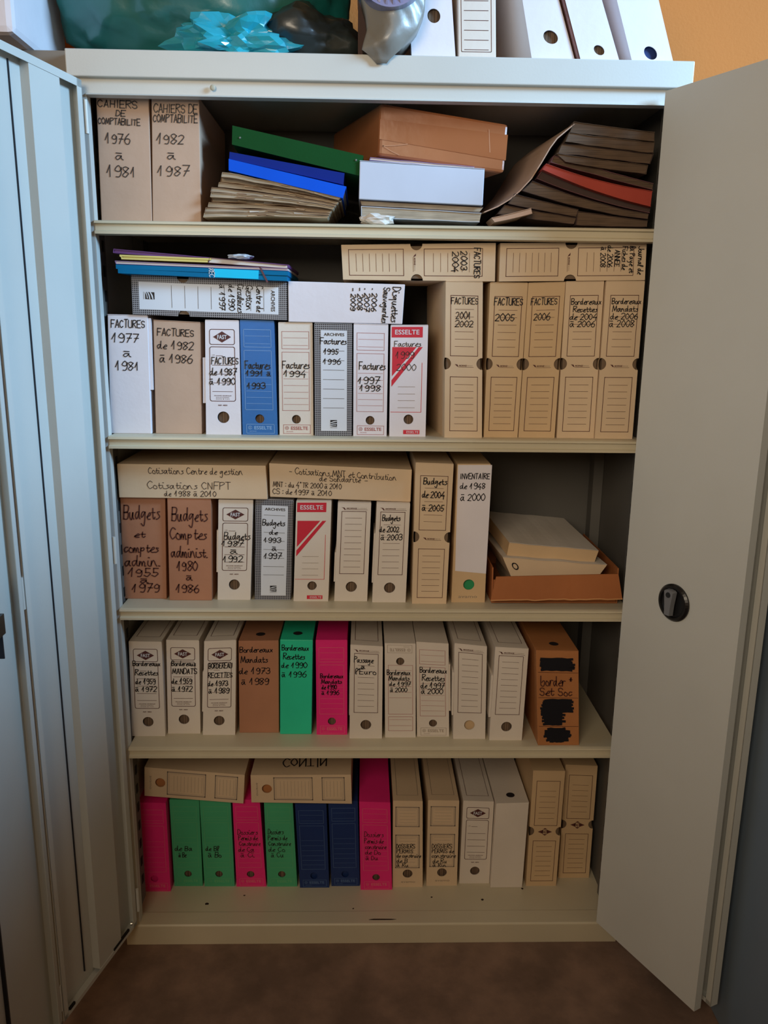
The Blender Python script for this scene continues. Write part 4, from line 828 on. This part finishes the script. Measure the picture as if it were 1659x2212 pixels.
archive_box('d11', AB, 'white box file with empty ruled label leaning right, beside the orange-brown box', 'white_card_warm', 'val', group=G4, flap=[(-1, .3, .75, .005)], topframe='print_brown')
rt, F, off = archive_box('d12', AB, 'orange-brown card box with blacked-out scribbles, last on the fourth shelf', 'orange_card', 'plain', group=G4, top_hole=True, ink='ink_brown', wink=.0024)
k = Ink(F)
for v in (.225, .49, .795): k.line('ink_brown', .04, v, .98, v, .001)
rs = random.Random(3)
k.done(rt, {'ink_brown': 'ruled_lines'}, off=off)
for v0, v1, u0, u1, n in ((.085, .195, .06, .92, 9), (.515, .77, .08, .88, 16), (.82, .955, .12, .85, 11)):
    k = Ink(F)
    for i in range(n):
        v = v0 + (v1 - v0) * i / (n - 1); t = abs(i / (n - 1) - .5) * 2
        a = u0 + rs.uniform(0, .08) + (.12 * t if v0 > .8 else .04 * t); b_ = u1 - rs.uniform(0, .1) - (.15 * t if v0 > .8 else (.2 if v > .65 else 0) + .02)
        pts = [((a + (b_ - a) * j / 6) * F.w, (v + rs.uniform(-.004, .004)) * F.h) for j in range(7)]
        ribbon(k.bm('ink_black'), pts, .0030, F.T(2 + (i % 2) * .3))
    k.done(rt, {'ink_black': 'marker_scribble'}, off=off)
archive_box('e1', AB, 'pink box file at the far left of the bottom row', 'pink_card', 'std', group=G5, std='print_pale_pink', papers='pink_card')
archive_box('e2', AB, 'green box file just right of the leftmost pink one at the bottom', 'leaf_green_card', 'std', group=G5, std='print_pale_green', ink='ink_soft_black')
archive_box('e3', AB, 'second green box file from the left at the bottom, left of a pink one', 'leaf_green_card', 'std', group=G5, std='print_pale_green', ink='ink_soft_black')
archive_box('e4', AB, 'pink box file standing between two green ones at the bottom', 'pink_card', 'std', group=G5, std='print_pale_pink', ink='ink_brown', wink=.0015)
archive_box('e5', AB, 'green box file just left of the dark blue ones', 'leaf_green_card', 'std', group=G5, std='print_pale_green', ink='ink_soft_black', wink=.0015)
archive_box('e6', AB, 'left one of the two dark blue box files', 'navy_card', 'std', group=G5, std='print_navy_line', papers='navy_card')
archive_box('e7', AB, 'right one of the two dark blue box files', 'navy_card', 'std', group=G5, std='print_navy_line', papers='navy_card')
archive_box('e8', AB, 'pink box file just right of the dark blue ones', 'pink_card', 'std', group=G5, std='print_pale_pink', ink='ink_brown', wink=.0015)
archive_box('e9', AB, 'beige double-framed box file marked DOSSIERS PERMIS de construire, next to the pink one', 'cream_card', 'avamo', group=G5, wink=.0015, topframe='print_grey')
archive_box('e10', AB, 'beige double-framed box file marked DOSSIERS PERMIS, left of the diamond-emblem one', 'cream_card', 'avamo', group=G5, wink=.0015, topframe='print_grey')
archive_box('e11', AB, 'white diamond-emblem box file with empty label in the bottom row', 'white_card_warm', 'fast', group=G5, topframe='print_brown')
archive_box('e12', AB, 'blank white card box with a hole in its top, bottom row', 'white_card_warm', 'plain', group=G5, top_hole=True)
archive_box('e13', AB, 'tall tan notched box file with dark diamond emblem, left of the last one', 'buff_card', 'notchfast', group=G5)
archive_box('e14', AB, 'tall tan notched box file at the right end of the bottom row', 'buff_card', 'notchfast', group=G5)
archive_box('f7', AB, 'beige box file lying tilted on the pink and green ones at left', 'cream_card', 'avamo', rot=1, group='box files lying flat on the bottom row', lid=False, papers='orange_card')
rt, F, off = archive_box('f8', AB, 'beige box file lying flat on the green and dark blue ones', 'cream_card', 'avamo', rot=1, group='box files lying flat on the bottom row', lid=False, papers='orange_card')
y_, dep_, dx_, P_ = GEO['f8']; q_ = [Vector((a, y_, b_)) for a, b_ in P_]; u3 = Vector((0, 0, .0004))
k = Ink(Face(q_[0] + u3, q_[1] + u3, q_[1] + u3 + Vector((0, dep_, 0)), q_[0] + u3 + Vector((0, dep_, 0)), out=.0003)); k.f.n = Vector((0, 0, 1)); k.hand('ink_soft_black', 'CONTIN', .3, .75, .16, .32, .003); k.done(rt, off=off)
# on top of the cabinet
archive_box('g1', AB, 'white box file with a hole, first one right of the grey plastic bag', 'white_card', 'plain', group='box files on top of the cupboard', hole=[(.56, .49, .0125)], lid=False)
rt, F, off = archive_box('g2', AB, 'upright cream box file with ruled label on top of the cupboard', 'white_card_warm', 'plain', group='box files on top of the cupboard', lid=False)
k = Ink(F); k.frame('print_brown', .08, .40, .88, .925, .001, .002)
for i in range(8): k.line('print_brown', .16, .452 + i * .076, .8, .452 + i * .076, .001)
k.done(rt, off=off)
archive_box('g3', AB, 'white box file leaning left, its shaded side showing, top of the cupboard', 'white_card', 'plain', group='box files on top of the cupboard', hole=[(.55, .78, .0125)], lid=False)
rt, F, off = archive_box('g4', AB, 'white box file with torn brown left edge, second from right on top', 'white_card', 'plain', group='box files on top of the cupboard', hole=[(.55, .885, .0095)], lid=False)
bm = bmesh.new(); tongue(bm, F, -1, .02, .985, .006, .001, .2); fixn(bm); bm_obj('torn_edge', bm, mat('torn_brown_card', (.42, .27, .24), .85, .2, 40, .5, 120), rt, off=off)
archive_box('g5', AB, 'brightest white box file leaning left, rightmost on top of the cupboard', 'white_card', 'plain', group='box files on top of the cupboard', hole=[(.5, .90, .0125)], lid=False, papers='navy_card')
# ---------------------------------------------------------------- loose papers, binders and folders
from mathutils import noise as mnoise
mat('manila', (.74, .64, .52), .78, .10, 25, .15, 60); mat('manila_dark', (.58, .46, .36), .8, .12, 25, .15, 60)
mat('old_paper', (.72, .66, .57), .85, .12, 30, streak=-.4)
mat('binder_green', (.05, .28, .12), .65, .08, 9, .08, 120, spec=.12); mat('binder_blue_dark', (.02, .15, .50), .6, .05, spec=.12); mat('binder_blue', (.0, .34, .86), .6, .05, spec=.12)
mat('plastic_white_edge', (.86, .88, .92), .4); mat('white_box', (.77, .80, .86), .55, .03)
mat('lilac_card', (.62, .50, .66), .6, .05); mat('purple_card', (.42, .25, .50), .6, .06); mat('yellow_card', (.86, .80, .46), .6, .05)
mat('folder_blue', (.0, .42, .60), .6, .05, spec=.1); mat('folder_cyan', (.05, .78, .95), .5, .04, spec=.15)
mat('red_card', (.68, .26, .20), .65, .08); mat('mauve_card', (.46, .30, .32), .7, .1); mat('brown_dark_card', (.29, .22, .20), .8, .15, 20); mat('brown_sheets', (.42, .34, .27), .85, .15, 25, streak=-.45)
mat('kraft_tape', (.64, .40, .25), .3, .18, 5, .25, 18, spec=.7); mat('clear_wrap', (.78, .80, .83), .15, .05, 8, .4, 20, spec=.9)
mat('elastic', (.40, .24, .26), .7)
def Wp(key, dy=0):
    y, P = MISC[key]; return [Vector((a, y + dy, b_)) for a, b_ in P]
def slab_between(bm, top, bot, D):
    """closed slab from two front polylines (same count), pushed back by D"""
    n = len(top)
    T = [bm.verts.new(a) for a in top]; Bt = [bm.verts.new(a) for a in bot]; T2 = [bm.verts.new(a + D) for a in top]; B2 = [bm.verts.new(a + D) for a in bot]
    for i in range(n - 1):
        bm.faces.new((Bt[i], Bt[i + 1], T[i + 1], T[i])); bm.faces.new((T[i], T[i + 1], T2[i + 1], T2[i])); bm.faces.new((Bt[i + 1], Bt[i], B2[i], B2[i + 1])); bm.faces.new((T2[i], T2[i + 1], B2[i + 1], B2[i]))
    bm.faces.new((Bt[0], T[0], T2[0], B2[0])); bm.faces.new((T[-1], Bt[-1], B2[-1], T2[-1]))
def lerpl(a, b_, n, wave=0, seed=0, sag=0):
    out = []
    for i in range(n + 1):
        t = i / n; p_ = a.lerp(b_, t); p_ = p_ + Vector((0, 0, wave * mnoise.noise(Vector((t * 5 + seed * 3.1, seed, 0))) - sag * 4 * t * (1 - t))); out.append(p_)
    return out
def folder(key, name, label, cover, sheets, dep=.24, wave=.0012, sag=0.0, group=None, t=.0009, fold='left', cat='folder', tabs=0, seed=0, smooth=True, cut=True):
    q = Wp(key); D = Vector((0, dep, 0)); n = 14; base = (q[2] + q[3]) / 2 + D / 2; off = tuple(base)
    root = thing(name, label, cat, off, group)
    top = lerpl(q[0], q[1], n, wave, seed, sag); bot = lerpl(q[3], q[2], n, wave, seed, sag); dz = Vector((0, 0, t))
    bm = bmesh.new(); slab_between(bm, top, [a - dz for a in top], D); slab_between(bm, [a + dz for a in bot], bot, D)
    e = 0 if fold == 'left' else -1; sx = 1 if fold == 'left' else -1
    if abs(top[e].z - bot[e].z) > 2.2 * t:
        a, b_ = top[e] - dz, bot[e] + dz
        w_ = Vector((sx * t, 0, 0)); slab_between(bm, [a, a + w_], [b_, b_ + w_], D)
    fixn(bm); bm_obj('cover', bm, cover, root, off=off)
    ins = Vector((0, .0025, 0)); N0, N1 = 0, n + 1
    sh = Vector((sx * t * 1.3, 0, 0))
    tt = [a - dz * 1.05 + ins for a in top[N0:N1]]; bb = [a + dz * 1.05 + ins for a in bot[N0:N1]]
    if fold == 'left': tt[0] = tt[0] + sh; bb[0] = bb[0] + sh
    else: tt[-1] = tt[-1] + sh; bb[-1] = bb[-1] + sh
    tt = [a if a.z > b_.z + .0004 else b_ + Vector((0, 0, .0004)) for a, b_ in zip(tt, bb)]
    bm = bmesh.new(); slab_between(bm, tt, bb, D * .97); fixn(bm); bm_obj('sheets', bm, sheets, root, off=off)
    rr = random.Random(seed + 5)
    for k in range(tabs):
        i = rr.randint(3, n - 3); z = rr.uniform(.35, .9)
        a = bot[i].lerp(top[i], z); b_ = bot[i + 1].lerp(top[i + 1], z * .9); hh = (top[i].z - bot[i].z) * rr.uniform(.25, .4)
        bm = bmesh.new(); slab_between(bm, [a + Vector((0, -.001, 0)), b_ + Vector((0, -.001, -.0005))], [a + Vector((0, -.001, -hh)), b_ + Vector((0, -.001, -hh * .6))], Vector((0, .03, 0))); fixn(bm)
        bm_obj('index_tab', bm, rr.choice(['manila', 'paper', 'manila_dark']), root, off=off)
    return root, off
mlab = ['topmost manila folder under the blue binders, its sheets fanned', 'second manila folder from the top of the bulging pile', 'third manila folder from the top of the pile, with pale tabs',
        'fourth manila folder from the top of the pile', 'middle manila folder of the bulging pile', 'fourth manila folder from the bottom of the pile', 'third manila folder from the bottom of the pile',
        'second manila folder from the bottom of the pile', 'lowest manila folder, lying on the top shelf']
for i in range(9):
    folder(f'mf{i}', 'manila_folder', mlab[i], 'manila' if i % 2 == 0 else 'manila_dark', 'old_paper', .24, .0022, -.0035 + .0002 * i, 'manila folders piled on the top shelf', .0007, tabs=2 + i % 3, seed=i, cat='folder')
# binders above
def ringbinder(key, name, label, m, dep, plate=.0025, rivets=(), group=None, edge='plastic_white_edge'):
    q = Wp(key); D = Vector((0, dep, 0)); base = (q[2] + q[3]) / 2 + D / 2; off = tuple(base)
    root = thing(name, label, 'binder', off, group)
    up = (q[0] - q[3]).normalized() * plate
    bm = bmesh.new()
    slab_between(bm, [q[0], q[1]], [q[3], q[2]], Vector((0, plate, 0)))
    fixn(bm); sp_ = bm_obj('spine', bm, m, root, off=off)
    for a, b_ in ((q[0], q[1]), (q[3] + up, q[2] + up)):
        bm = bmesh.new(); y_ = Vector((0, plate + .0003, 0)); slab_between(bm, [a + y_, b_ + y_], [a - up + y_, b_ - up + y_], D); fixn(bm); bm_obj('cover', bm, m, root, off=off)
    bm = bmesh.new(); s_ = (q[1] - q[0]).normalized() * .004; y_ = Vector((0, plate + .006, 0))
    slab_between(bm, [q[0] - up * 1.3 + s_ + y_, q[1] - up * 1.3 - s_ + y_], [q[3] + up * 1.3 + s_ + y_, q[2] + up * 1.3 - s_ + y_], D * .93); fixn(bm); bm_obj('sheets', bm, edge, root, off=off)
    F = Face(*q)
    for u, v in rivets:
        bm = bmesh.new(); bmesh.ops.create_uvsphere(bm, u_segments=10, v_segments=6, radius=.0022, matrix=Matrix.Translation(F.at(u, v, .0003))); bm_obj('rivet', bm, 'bright_screw', sp_, off=off)
    return root
ringbinder('gb', 'ring_binder', 'dark green ring binder lying slanted on top of the blue ones', 'binder_green', .27, rivets=((.06, .55), (.95, .3)), edge='inner_card')
ringbinder('bb1', 'ring_binder', 'darker blue folder lying under the green ring binder', 'binder_blue_dark', .26, plate=.0015)
ringbinder('bb2', 'ring_binder', 'bright blue folder resting on the pile of manila folders', 'binder_blue', .26, plate=.0015)
# white carton on papers
def carton(key, name, label, m, dep, dx=0, cat='box', bev=.0015, group=None):
    q = Wp(key); D = Vector((dx, dep, 0)); base = (q[2] + q[3]) / 2 + D / 2; off = tuple(base)
    root = thing(name, label, cat, off, group)
    bm = bmesh.new(); slab_between(bm, [q[0], q[1]], [q[3], q[2]], D); fixn(bm); o = bm_obj('carton_body', bm, m, root, off=off)
    md = o.modifiers.new('b', 'BEVEL'); md.width = bev; md.segments = 2
    return root, q, D, off
rt, q, D, off = carton('wb', 'white_carton', 'plain bluish-white carton lying on papers under the brown parcel', 'white_box', .30)
bm = bmesh.new(); z_ = Vector((0, 0, .0013)); a = q[0] + Vector((0, -.0008, 0)); b_ = q[1] + Vector((0, -.0008, 0)); slab_between(bm, [a + z_, b_ + z_], [a + z_ * .2, b_ + z_ * .2], D * .99); fixn(bm); bm_obj('lid', bm, 'white_box', rt, off=off)
folder('pp1', 'paper_binder', 'thin black-edged binder directly under the white carton', 'brown_dark_card', 'old_paper', .27, .001, seed=21, cat='binder')
folder('pp2', 'plastic_wallet', 'clear plastic wallet of papers, lowest under the white carton', 'clear_wrap', 'old_paper', .26, .001, seed=22, cat='wallet', t=.0012)
folder('lil', 'paper_folder', 'thin lilac folder between white carton and brown parcel', 'lilac_card', 'paper', .24, .0006, seed=23, t=.0006)
# crumpled sheet
def crumple(bm, c, r, seed, amp=.35, sub=3, zmin=None, freq=1.6, ymin=None, hi=.22):
    bmesh.ops.create_icosphere(bm, subdivisions=sub, radius=1)
    for v in bm.verts:
        d = v.co.normalized(); nn = 1 + amp * mnoise.noise(d * freq + Vector((seed, seed * .7, 0))) + amp * .5 * abs(mnoise.noise(d * freq * 2.7 + Vector((0, seed, 3)))) + amp * hi * mnoise.noise(d * freq * 7 + Vector((seed, 2, 3)))
        v.co = Vector((c[0] + d.x * r[0] * nn, c[1] + d.y * r[1] * nn, c[2] + d.z * r[2] * nn))
        if zmin is not None and v.co.z < zmin: v.co.z = zmin
        if ymin is not None and v.co.y < ymin: v.co.y = ymin
q = Wp('cr'); c = sum(q, Vector()) / 4
bm = bmesh.new(); crumple(bm, (c.x, .03, 1.6865), (.033, .018, .011), 4, .5, 3, 1.6756); fixn(bm)
o = bm_obj('crumpled_paper', bm, 'paper', off=(c.x, .03, 1.676)); o.location = (c.x, .03, 1.676); tag(o, 'small crumpled whitish paper at the shelf edge below the white carton', 'paper')
# brown parcel wrapped with tape
rt, q, D, off = carton('kb', 'brown_parcel', 'brown parcel wrapped in shiny packing tape, tilted on the white carton', 'kraft_tape', .27, -.105, 'parcel', .006)
F = Face(*q); bm = bmesh.new()
for u0, v0, u1, v1 in ((.03, .80, .22, .70), (.03, .80, .16, .93), (.85, .18, .87, .62)):
    ribbon(bm, [(u0 * F.w, v0 * F.h), ((u0 + u1) / 2 * F.w, (v0 + v1) / 2 * F.h + .001), (u1 * F.w, v1 * F.h)], .0009, F.T(3))
fixn(bm); bm_obj('crease_highlight', bm, mat('tape_highlight', (.74, .52, .38), .5), rt, off=off)  # pale strokes paint the glint along the tape creases
bm = bmesh.new(); tf = [F.at(0, .30, .0009), F.at(1, .22, .0009), F.at(1, .74, .0009), F.at(0, .68, .0009)]
slab_between(bm, [tf[0], tf[1]], [tf[3], tf[2]], Vector((0, .0006, 0))); fixn(bm); bm_obj('packing_tape', bm, mat('brown_tape', (.63, .38, .23), .24, .1, 6, .2, 20, spec=.7), rt, off=off)
# curved card flap and the heap of old folders
y_, P_ = MISC['curve']; dd = Vector((-.035, .27, .0)); pts = [Vector((a, y_, b_)) for a, b_ in P_]; off = (pts[3].x, .18, 1.69)
rt = thing('curved_card_cover', 'large bent tan card cover standing curved left of the heaped old folders', 'folder', off)
bm = bmesh.new(); nrm = [];
for i, a in enumerate(pts):
    d = (pts[min(i + 1, len(pts) - 1)] - pts[max(i - 1, 0)]).normalized(); nrm.append(Vector((d.z, 0, -d.x)))
slab_between(bm, pts, [a + n_ * .0022 for a, n_ in zip(pts, nrm)], dd); fixn(bm); bm_obj('card_sheet', bm, 'tan_card', rt, smooth=False, off=off)
hl = [('h0', 'grey-brown sheaf on top of the heap at the right end', 'brown_sheets', 'brown_sheets', .001), ('h1', 'second grey-brown sheaf from the top of the right-hand heap', 'brown_sheets', 'brown_sheets', .002),
      ('h2', 'third grey-brown sheaf from the top of the right-hand heap', 'brown_dark_card', 'brown_sheets', .002), ('h3', 'sheaf with a rolled end beside the right door, above the red folder', 'brown_sheets', 'brown_sheets', .001),
      ('h4', 'mauve folder lying just above the red folder', 'mauve_card', 'brown_sheets', .001), ('h5', 'red folder sloping down to the right in the heap', 'red_card', 'red_card', .001),
      ('h6', 'dark mauve folder just under the red one', 'mauve_card', 'brown_dark_card', .001), ('h7', 'dark brown folder, second under the red one', 'brown_dark_card', 'brown_sheets', .002),
      ('h8', 'short brown folder behind the foot of the curved card cover', 'brown_dark_card', 'brown_sheets', .001), ('h9', 'brown folder lying low on the shelf under the heap', 'brown_dark_card', 'brown_sheets', .001),
      ('h10', 'small tan folded card at the shelf edge below the curved cover', 'tan_card', 'tan_card', .0), ('h11', 'lowest brown folder at the right end of the top shelf', 'brown_dark_card', 'brown_sheets', .001)]
for i, (k_, lb, cm, sm_, wv) in enumerate(hl):
    folder(k_, 'old_folder', lb, cm, sm_, .26 if k_ != 'h10' else .08, wv, .006 if k_ in ('h5', 'h6', 'h7') else .001, 'old folders heaped at the right of the top shelf', .0009, 'right' if k_ in ('h3', 'h2') else 'left', seed=30 + i)
# coloured folders on the flat grid-patterned box
folder('fb', 'blue_folder', 'blue rigid folder with elastic, lowest of the coloured folders', 'folder_blue', 'folder_blue', .26, .0002, seed=41, t=.0085, group='coloured folders on the second shelf row')
y_, P_ = MISC['fb']; q = Wp('fb'); F = Face(*q)
fb = [o for o in bpy.data.objects if o.name.startswith('blue_folder')][0]; off = tuple(fb.location)
bm = bmesh.new(); a_, b_ = F.at(.57, .04, .0006), F.at(.83, .04, .0006); c_, d_ = F.at(.83, .95, .0006), F.at(.57, .95, .0006); slab_between(bm, [a_, b_], [d_, c_], Vector((0, .0005, 0))); fixn(bm)
o = bm_obj('spine_label', bm, 'folder_cyan', fb, off=off); o['label'] = 'bright cyan strip on the folder edge'
k = Ink(F.rot(1)); k.hand('print_white', 'REC', .05, .95, .43, .46, .0012); k.done(fb, {'print_white': 'handwriting'}, off=off)
bm = bmesh.new(); a_ = F.at(.83, -.3, .0012); b_ = F.at(.88, 1.25, .0012); w_ = Vector((.004, 0, 0)); slab_between(bm, [a_, a_ + w_], [b_, b_ + w_], Vector((0, .0006, 0))); fixn(bm); bm_obj('elastic_band', bm, 'elastic', fb, off=off)
folder('fl', 'lilac_folder', 'thin lilac folder lying directly on the blue folder', 'lilac_card', 'paper', .25, .0002, seed=42, t=.0008, group='coloured folders on the second shelf row')
folder('fy', 'yellow_folder', 'yellow folder edge between the lilac and purple ones', 'yellow_card', 'yellow_card', .24, .0002, seed=43, t=.0035, group='coloured folders on the second shelf row')
folder('fd', 'brown_folder', 'thin dark folder to the right of the yellow one', 'mauve_card', 'paper', .24, .0004, seed=45, t=.0008, group='coloured folders on the second shelf row')
folder('fp', 'purple_folder', 'purple folder on top of the coloured folders', 'purple_card', 'purple_card', .25, .0006, seed=44, t=.0015, group='coloured folders on the second shelf row')
bm = bmesh.new(); crumple(bm, (-.285, .035, 1.611), (.024, .02, .0055), 9, .4, 3, 1.6055); fixn(bm)
o = bm_obj('plastic_sleeve', bm, 'clear_wrap', off=(-.285, .035, 1.606)); o.location = (-.285, .035, 1.606); tag(o, 'shiny clear plastic sleeve sticking out over the purple folder', 'sleeve')

# ---------------------------------------------------------------- open carton with papers, third shelf
zb = .8636
off = (.40, .2, zb); rt = thing('open_carton', 'low orange-brown carton with torn front flap holding papers, third shelf', 'box', off)
q = Wp('flap3'); bm = bmesh.new()
tp = lerpl(q[0], q[1], 18); bt = lerpl(q[3], q[2], 18); rr = random.Random(5); bt = [a + Vector((0, -.012, rr.uniform(-.0012, .0016))) for a in bt]
slab_between(bm, tp, bt, Vector((0, .003, 0))); fixn(bm); bm_obj('front_flap', bm, mat('carton_orange', (.66, .40, .22), .7, .1, 8, .15, 60), rt, off=off)
bm = bmesh.new(); tn = [a + Vector((0, -.0006, .0002)) for a in bt]; slab_between(bm, [a + Vector((0, 0, .0028)) for a in tn], tn, Vector((0, .0006, 0))); fixn(bm); bm_obj('torn_edge', bm, mat('torn_light', (.80, .58, .38), .8), rt, off=off)
bm = bmesh.new(); box(bm, .262, .552, .052, .36, zb + .0006, zb + .0036); fixn(bm); bm_obj('base', bm, 'carton_orange', rt, off=off)
for x in (.262, .549):
    bm = bmesh.new(); prism(bm, [(.052, zb + .004), (.36, zb + .004), (.36, zb + .085), (.06, zb + .082)], x, x + .003, 'x'); fixn(bm); bm_obj('side_wall', bm, 'carton_orange', rt, off=off)
bm = bmesh.new(); box(bm, .2655, .5485, .357, .36, zb + .004, zb + .08); fixn(bm); bm_obj('back_wall', bm, 'carton_orange', rt, off=off)
bm = bmesh.new(); box(bm, .2655, .5485, .0535, .0565, zb + .004, zb + .055); fixn(bm); bm_obj('front_wall', bm, 'carton_orange', rt, off=off)
def block(key, name, label, m, D, cat, lift=0, seed=0):
    q = Wp(key); off = tuple((q[2] + q[3]) / 2 + D / 2); root = thing(name, label, cat, off)
    top = lerpl(q[0], q[1], 12, .002, seed, 0); bot = lerpl(q[3], q[2], 12, .003, seed + 2, 0)
    bm = bmesh.new(); slab_between(bm, top, bot, D); fixn(bm); bm_obj('page_block', bm, m, root, off=off)
    bm = bmesh.new(); up = Vector((0, 0, .0008)); slab_between(bm, [a + up * 2 + Vector((0, -.001, 0)) for a in top], [a + up + Vector((0, -.001, 0)) for a in top], D * 1.02); fixn(bm); bm_obj('top_sheet', bm, 'paper', root, off=off)
    return root, q, off
block('pk1', 'paper_block', 'thick pale block of bound paper lying topmost in the open carton', 'buff_card', Vector((-.02, .25, .015)), 'papers', seed=3)
rt, q, off = block('pk2', 'paper_bundle', 'white paper bundle under the thick block in the open carton', 'cream_card', Vector((-.015, .26, 0)), 'papers', seed=7)
bm = bmesh.new(); F = Face(*q); ribbon(bm, [(.09 * F.w + .006 * math.cos(i * .393), .42 * F.h + .007 * math.sin(i * .393)) for i in range(17)], .0012, F.T(6)); fixn(bm); bm_obj('finger_ring', bm, 'ink_black', rt, off=off)
bm = bmesh.new(); slab_between(bm, [Vector((.315, .1, zb + .0545)), Vector((.50, .1, zb + .0545))], [Vector((.315, .1, zb + .0038)), Vector((.50, .1, zb + .0038))], Vector((0, .22, 0))); fixn(bm); bm_obj('lower_sheets', bm, 'paper_edges_flat', rt, off=off)

# ---------------------------------------------------------------- things on top of the cabinet
TZ = 1.9812
def plastic(name, rgb, rough, trans=0, coat=.6):
    m = mat(name, rgb, rough, .25, 5, .35, 26, spec=.8); b = m.node_tree.nodes['Principled BSDF']; b.inputs['Coat Weight'].default_value = coat; b.inputs['Coat Roughness'].default_value = .12
    return m
plastic('sack_green', (.07, .42, .40), .36); plastic('sack_teal', (.16, .66, .74), .2); plastic('sack_dark', (.16, .20, .20), .38, coat=.3); plastic('sack_grey', (.50, .49, .46), .42, coat=.25); plastic('roll_lavender', (.52, .52, .66), .3)
bm = bmesh.new(); crumple(bm, (-.37, .20, TZ + .16), (.30, .18, .19), 2, .16, 5, TZ, 1.3)
for v in bm.verts: v.co.z = max(v.co.z, TZ + .0033); v.co.x = max(v.co.x, -.655)
fixn(bm); o = bm_obj('green_sack', bm, 'sack_green', smooth=True, off=(-.37, .20, TZ)); o.location = (-.37, .20, TZ); tag(o, 'large dark green plastic sack bulging on top of the cupboards', 'bag')
bm = bmesh.new(); crumple(bm, (-.29, .048, TZ + .026), (.095, .045, .040), 31, .75, 4, TZ, 2.1, hi=.03); fixn(bm)
o = bm_obj('turquoise_bag', bm, 'sack_teal', off=(-.27, .055, TZ)); o.location = (-.27, .055, TZ); tag(o, 'crumpled shiny turquoise plastic bag under the green sack', 'bag')
bm = bmesh.new(); crumple(bm, (-.145, .11, TZ + .05), (.094, .085, .062), 15, .40, 4, TZ, 1.2, hi=.1); fixn(bm)
o = bm_obj('dark_sack', bm, 'sack_dark', off=(-.155, .10, TZ), smooth=True); o.location = (-.155, .10, TZ); tag(o, 'dark grey plastic sack end right of the turquoise bag', 'bag')
# translucent grey bag hanging over the edge, with a roll in it
rt = thing('grey_plastic_bag', 'wrinkled grey plastic bag hanging over the cupboard edge beside the box files', 'bag', (.02, .06, TZ))
bm = bmesh.new(); nx, nz = 26, 40
G_ = []
sil = [(2.30, -.058, .085), (2.12, -.052, .082), (2.085, -.045, .079), (2.05, -.034, .077), (2.02, -.030, .064), (2.0, -.036, .046), (1.985, -.040, .032), (1.975, -.024, .020), (1.968, -.018, .011), (1.962, -.012, .007)]
def si(z):
    for a, b_ in zip(sil, sil[1:]):
        if a[0] >= z >= b_[0]:
            t = (a[0] - z) / (a[0] - b_[0]); return a[1] + (b_[1] - a[1]) * t, a[2] + (b_[2] - a[2]) * t
    return sil[-1][1:]
for j in range(nz + 1):
    z = 2.26 - (2.26 - 1.9625) * (j / nz); a, b_ = si(z); row = []
    for i in range(nx + 1):
        t = i / nx; x = a + (b_ - a) * t
        y = -.012 - .020 * math.sin(math.pi * t) * min(1, max(0, (z - 1.965) / .03)) + .010 * mnoise.noise(Vector((x * 20, z * 18, 1))) + .005 * abs(mnoise.noise(Vector((x * 45 + z * 30, z * 12, 4))))
        y = min(y, -.0022); row.append(bm.verts.new((x, y, z)))
    G_.append(row)
for j in range(nz):
    for i in range(nx): bm.faces.new((G_[j][i], G_[j][i + 1], G_[j + 1][i + 1], G_[j + 1][i]))
r_ = bmesh.ops.extrude_face_region(bm, geom=bm.faces[:])
for v in [v for v in r_['geom'] if isinstance(v, bmesh.types.BMVert)]:
    v.co.y = v.co.y + .0012 if v.co.z < TZ + .004 else v.co.y + .07
fixn(bm); bm_obj('film', bm, 'sack_grey', rt, smooth=True, off=(.02, .06, TZ))
bm = bmesh.new(); bmesh.ops.create_cone(bm, cap_ends=True, segments=48, radius1=.062, radius2=.062, depth=.17, matrix=Matrix.Translation((.012, .035, 2.106)) @ Matrix.Rotation(math.pi / 2, 4, 'X'))
for v in bm.verts: pass
fixn(bm); o = bm_obj('plastic_roll', bm, 'roll_lavender', rt, off=(.02, .06, TZ)); o['label'] = 'lavender roll wrapped in the grey bag'
bm = bmesh.new()
for k_ in range(26):
    a = k_ * 6.283 / 26; r0, r1 = .02, .058
    c0 = Vector((.012 + r0 * math.cos(a), -.0503, 2.106 + r0 * math.sin(a))); c1 = Vector((.012 + r1 * math.cos(a), -.0503, 2.106 + r1 * math.sin(a)))
    p_ = Vector((-math.sin(a), 0, math.cos(a))) * .0012; ap = Vector((.012 + .04 * math.cos(a), -.056, 2.106 + .04 * math.sin(a)))
    vs = [bm.verts.new(x) for x in (c0 + p_, c1 + p_ * 2, c1 - p_ * 2, c0 - p_, ap)]
    for i in range(4): bm.faces.new((vs[i], vs[(i + 1) % 4], vs[4]))
fixn(bm); o = bm_obj('wrap_pleats', bm, 'roll_lavender', rt, off=(.02, .06, TZ)); o['kind'] = 'stuff'
# dark strip of board behind the bag
bm = bmesh.new(); box(bm, -.048, -.028, .05, .30, TZ, 2.30, .001); fixn(bm); o = bm_obj('dark_board', bm, 'brown_dark_card', off=(-.038, .18, TZ)); o.location = (-.038, .18, TZ); tag(o, 'narrow dark brown board standing left of the grey plastic bag', 'board')
# white tub on the neighbouring cabinet, at the left edge
bm = bmesh.new(); box(bm, -1.05, -.668, -.06, .22, 1.9845, 2.30, .012); fixn(bm); rt = thing('white_tub', 'pale grey-white storage box at the top left corner', 'box', (-.86, .1, 1.9845)); bm_obj('tub_body', bm, 'white_card', rt, smooth=False, off=(-.86, .1, 1.9845))
